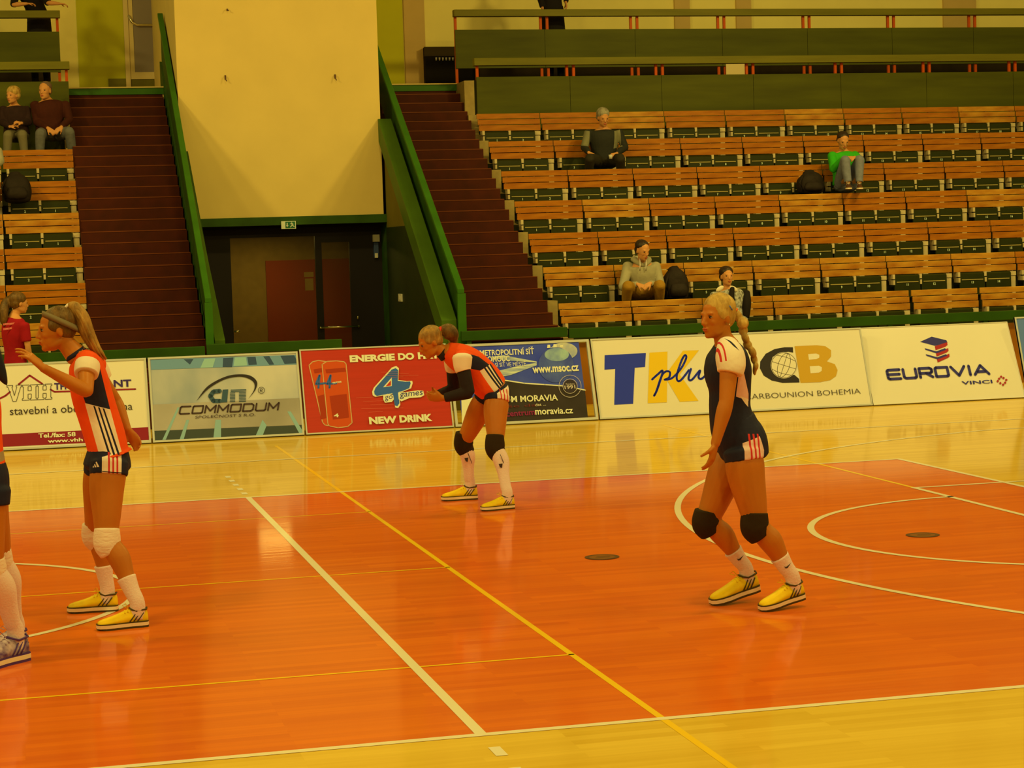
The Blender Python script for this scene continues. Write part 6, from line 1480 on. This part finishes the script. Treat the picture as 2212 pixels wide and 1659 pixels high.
# standing people behind the upper railings
def standing(spec):
    Y = spec['Y']; g = lambda q: at(q[0], q[1], Y + (q[2] if len(q) > 2 else 0))
    fl = g(spec['foot'])
    root = empty('person', (fl.x, fl.y, spec['floor']), spec['label'], 'person', 'people standing around the stands')
    k = spec.get('k', 1.0); body = MB(); hc = g(spec['head']); hf = spec['face']; hu = spec.get('up', (0, 0, 1)); nk = g(spec['neck']); P = g(spec['pelvis']); side = V(spec.get('side', (1, 0, 0)))
    head_mb(body, hc, hf, hu, k * 1.05)
    loft_mb(body, [(hc + V((0, 0, -0.05)), 0.05 * k, 0.05 * k), (nk, 0.055 * k, 0.055 * k), (nk + V((0, 0, -0.05)), 0.09 * k, 0.07 * k)], side, 14, 3)
    tors = [(P, 0.160 * k, 0.115 * k), (lerp(P, nk, 0.35), 0.135 * k, 0.10 * k), (lerp(P, nk, 0.65), 0.165 * k, 0.12 * k), (lerp(P, nk, 0.88), 0.165 * k, 0.10 * k), (nk, 0.07 * k, 0.06 * k)]
    loft_mb(body, tors, side, 20, 4)
    for q, a in enumerate(spec['arms']):
        arm_mb(body, g(a[0]), g(a[1]), g(a[2]), k); hand_mb(body, g(a[2]), g(a[3]) - g(a[2]), a[4], 0.95 * k, curl=0.6, thumb=(-1 if q == 0 else 1))
    fwd = V(hf); fwd.z = 0; fwd.normalize()
    for sg in (-1, 1):
        H = P + side * 0.09 * sg + V((0, 0, -0.04)); A = V((H.x + fwd.x * 0.02, H.y + fwd.y * 0.02, spec['floor'] + 0.10)); K = lerp(H, A, 0.48) + fwd * 0.02
        leg_mb(body, H, K, A, -fwd, k); foot_mb(body, A, A - fwd * 0.06 + V((0, 0, -0.1)), A + fwd * 0.2 + V((0, 0, -0.1)))
        shoe(root, A - fwd * 0.07 + V((0, 0, -0.10)), A + fwd * 0.20 + V((0, 0, -0.10)), A, 0, (0, 0, 1), m_dsh, m_sole, m_trim, stripes=False)
        spec.setdefault('_l', []).append((H, K, A))
    link('body', fuse(body, 0.009, 2), m_skin2, root); face_parts(root, hc, hf, hu, k * 1.05, m_lip, h_dark, h_dark)
    top = MB(); loft_mb(top, [(c, a * 1.1, b * 1.15) for c, a, b in tors[:-1]] + [(nk + V((0, 0, -0.02)), 0.09 * k, 0.08 * k)], side, 22, 4, 0.3, 0.1)
    if spec.get('hem'): loft_mb(top, [(P + V((0, 0, 0.1)), 0.17 * k, 0.14 * k), (lerp(P, V((P.x, P.y, spec['floor'])), 0.3), 0.20 * k, 0.15 * k), (V((P.x, P.y, spec['floor'] + spec['hem'])), 0.235 * k, 0.17 * k)], side, 22, 4, 0.3, 0.03)
    for a in spec['arms']:
        S, E_, W_ = g(a[0]), g(a[1]), g(a[2]); sl = spec.get('sleeve', 1.0); sd = (E_ - S).cross(W_ - E_)
        loft_mb(top, [(S, 0.066 * k, 0.068 * k), (lerp(S, E_, 0.5), 0.058 * k, 0.06 * k), (lerp(S, E_, min(1, sl * 2)), 0.056 * k, 0.058 * k)], LFT, 16, 4, 0.6, 0.1)
        if sl > 0.6: loft_mb(top, [(E_, 0.052 * k, 0.054 * k), (lerp(E_, W_, 0.92), 0.038 * k, 0.04 * k)], sd, 16, 4, 0.7, 0.05)
    link(spec['top_name'], fuse(top, 0.009, 2, 'top'), spec['top'], root)
    tr = MB(); loft_mb(tr, [(P + V((0, 0, 0.06)), 0.165 * k, 0.12 * k), (P + V((0, 0, -0.06)), 0.175 * k, 0.13 * k)], side, 18, 3, 0.3, 0.6)
    for H, K, A in spec['_l']: loft_mb(tr, [(H, 0.092 * k, 0.096 * k), (K, 0.066 * k, 0.07 * k), (lerp(K, A, 0.95), 0.052 * k, 0.056 * k)], side, 16, 4, 0.6, 0.05)
    link('trousers', fuse(tr, 0.009, 2, 'trousers'), spec['trousers'], root)
    f, u, s = frame3(hf, hu); kk = k * 1.05
    def HP(a, b, c=0.0): return hc + (f * a + u * b + s * c) * kk
    hm = MB(); ell_mb(hm, HP(-0.022, 0.046), f * 0.102 * kk, s * 0.086 * kk, u * 0.088 * kk); ell_mb(hm, HP(-0.048, 0.0), f * 0.066 * kk, s * 0.078 * kk, u * 0.068 * kk)
    if spec.get('tail'): loft_mb(hm, [(g(q), r_, r_ * 0.9) for q, r_ in spec['tail']], side, 14, 4)
    link('hair', fuse(hm, 0.008, 2, 'hair'), spec['hair'], root)
    return root, g
# girl in red shirt walking between boards and stands
m_rs = mat('red_tshirt', pc(150, 12, 10), 0.85, noise=0.1, nscale=8, bump=0.5, bscale=10)
r, g = standing(dict(Y=15.9, floor=0.0, foot=(34, 985), head=(41, 655), face=(0.92, 0.35, -0.08), neck=(30, 682), pelvis=(34, 800), side=(0.45, -0.89, 0), k=0.98,
    label='person with long brown ponytail in a red t-shirt with two white lines of print', top_name='t_shirt', top=m_rs, trousers=m_blk, hair=h_brown, sleeve=0.38,
    arms=(((52, 703, -0.12), (60, 748, -0.14), (66, 786, -0.10), (68, 806, -0.1), V((0, 1, 0))), ((18, 703, 0.16), (14, 748, 0.2), (22, 790, 0.16), (24, 806, 0.16), V((0, -1, 0)))),
    tail=[((28, 640, 0.02), 0.03), ((14, 652, 0.0), 0.055), ((8, 672, -0.04), 0.06), ((8, 694, -0.06), 0.045), ((10, 704, -0.07), 0.012)]))
mb = MB(); c = g((17, 705, -0.125))
for k, v in enumerate((702, 708.5, 712)):
    a_ = g((7, v + 1, -0.150)); b_ = g((32, v - 1.5, -0.160)); h_ = 0.022 if k != 1 else 0.012
    if k == 1: continue
    mb.add([a_, b_, b_ + V((0, 0, h_)), a_ + V((0, 0, h_))], [(0, 1, 2, 3)])
mb.build('shirt_print', mat('shirt_print_white', pc(214, 120, 60), 0.8, col2=pc(196, 60, 30), nscale=60), r)
# person in long black coat behind the upper rail of the wide block
standing(dict(Y=24.15, floor=4.67, foot=(1195, 210), head=(1188, -95), face=(0.5, -0.85, 0), neck=(1190, -68), pelvis=(1194, 28), k=1.04, hem=0.45,
    label='person in a long black coat standing behind the upper railing of the wide block', top_name='coat', top=m_blk, trousers=m_blk, hair=h_dark,
    arms=(((1168, -50, 0), (1164, -15, 0.02), (1172, 18, -0.06), (1174, 28, -0.06), V((1, 0, 0))), ((1216, -50, 0), (1226, -20, 0.05), (1222, 6, -0.05), (1224, 16, -0.08), V((-1, 0, 0))))))
# person leaning on the upper rail of the narrow block
r, g = standing(dict(Y=24.15, floor=4.67, foot=(80, 215), head=(48, -60, -0.3), face=(-0.3, -0.9, -0.2), neck=(58, -38, -0.2), pelvis=(84, 42, 0.05), k=1.02,
    label='person in dark clothes leaning on the upper railing of the narrow block', top_name='dark_shirt', top=mat('dark_navy_cloth', pc(28, 20, 8), 0.85, bump=0.4, bscale=14), trousers=m_blk, hair=h_dark, sleeve=0.5,
    arms=(((34, -18, -0.2), (30, 10, -0.42), (58, 8, -0.50), (80, 8, -0.5), V((0, 0, -1))), ((88, -22, -0.15), (104, 6, -0.38), (128, 8, -0.48), (140, 9, -0.48), V((0, 0, -1)))), hem=0.8))

# ------------------------------------------------------------------ bags
def backpack(u, v, Y, w, h, d, lb, floor_z=None, M=None):
    c = at(u, v, Y); M = M or mat('black_nylon', pc(34, 22, 6), 0.7, noise=0.25, nscale=9, bump=0.8, bscale=14)
    r = empty('backpack', (c.x, c.y, c.z - h / 2), lb, 'backpack', 'bags left on the seats')
    mb = MB(); z0 = c.z - h / 2
    loft_mb(mb, [(V((c.x, c.y, z0 + 0.02)), w * 0.46, d * 0.46), (V((c.x, c.y, z0 + h * 0.35)), w * 0.52, d * 0.52), (V((c.x - 0.01, c.y, z0 + h * 0.72)), w * 0.45, d * 0.45), (V((c.x - 0.02, c.y + 0.01, z0 + h * 0.95)), w * 0.22, d * 0.25)], SX, 24, 5, 0.4, 0.7, 3.0)
    mb.build('main_compartment', M, r)
    mb = MB(); loft_mb(mb, [(V((c.x, c.y - d * 0.5, z0 + 0.05)), w * 0.34, d * 0.15), (V((c.x, c.y - d * 0.54, z0 + h * 0.25)), w * 0.37, d * 0.18), (V((c.x, c.y - d * 0.48, z0 + h * 0.46)), w * 0.30, d * 0.12)], SX, 20, 4, 0.4, 0.5, 3.0); mb.build('front_pocket', M, r)
    mb = MB(); mb.tube([(c.x - 0.05, c.y, z0 + h * 0.93), (c.x - 0.04, c.y, z0 + h * 1.05), (c.x + 0.03, c.y, z0 + h * 1.05), (c.x + 0.04, c.y, z0 + h * 0.93)], 0.010, 8); mb.build('carry_loop', M, r)
    mb = MB(); mb.tube([(c.x - w * 0.35, c.y - d * 0.3, z0 + h * 0.8), (c.x - w * 0.52, c.y - d * 0.45, z0 + h * 0.5), (c.x - w * 0.40, c.y - d * 0.4, z0 + h * 0.1)], 0.014, 8); mb.build('strap', M, r)
    return r
backpack(1750, 394, 20.15, 0.40, 0.32, 0.26, 'black backpack on the seats beside the man in green')
backpack(1459, 612, 17.95, 0.34, 0.42, 0.28, 'black backpack on the seat beside the man in the grey hooded top')
backpack(36, 405, 20.15, 0.38, 0.38, 0.28, 'black backpack on the narrow block seats, fifth row up')
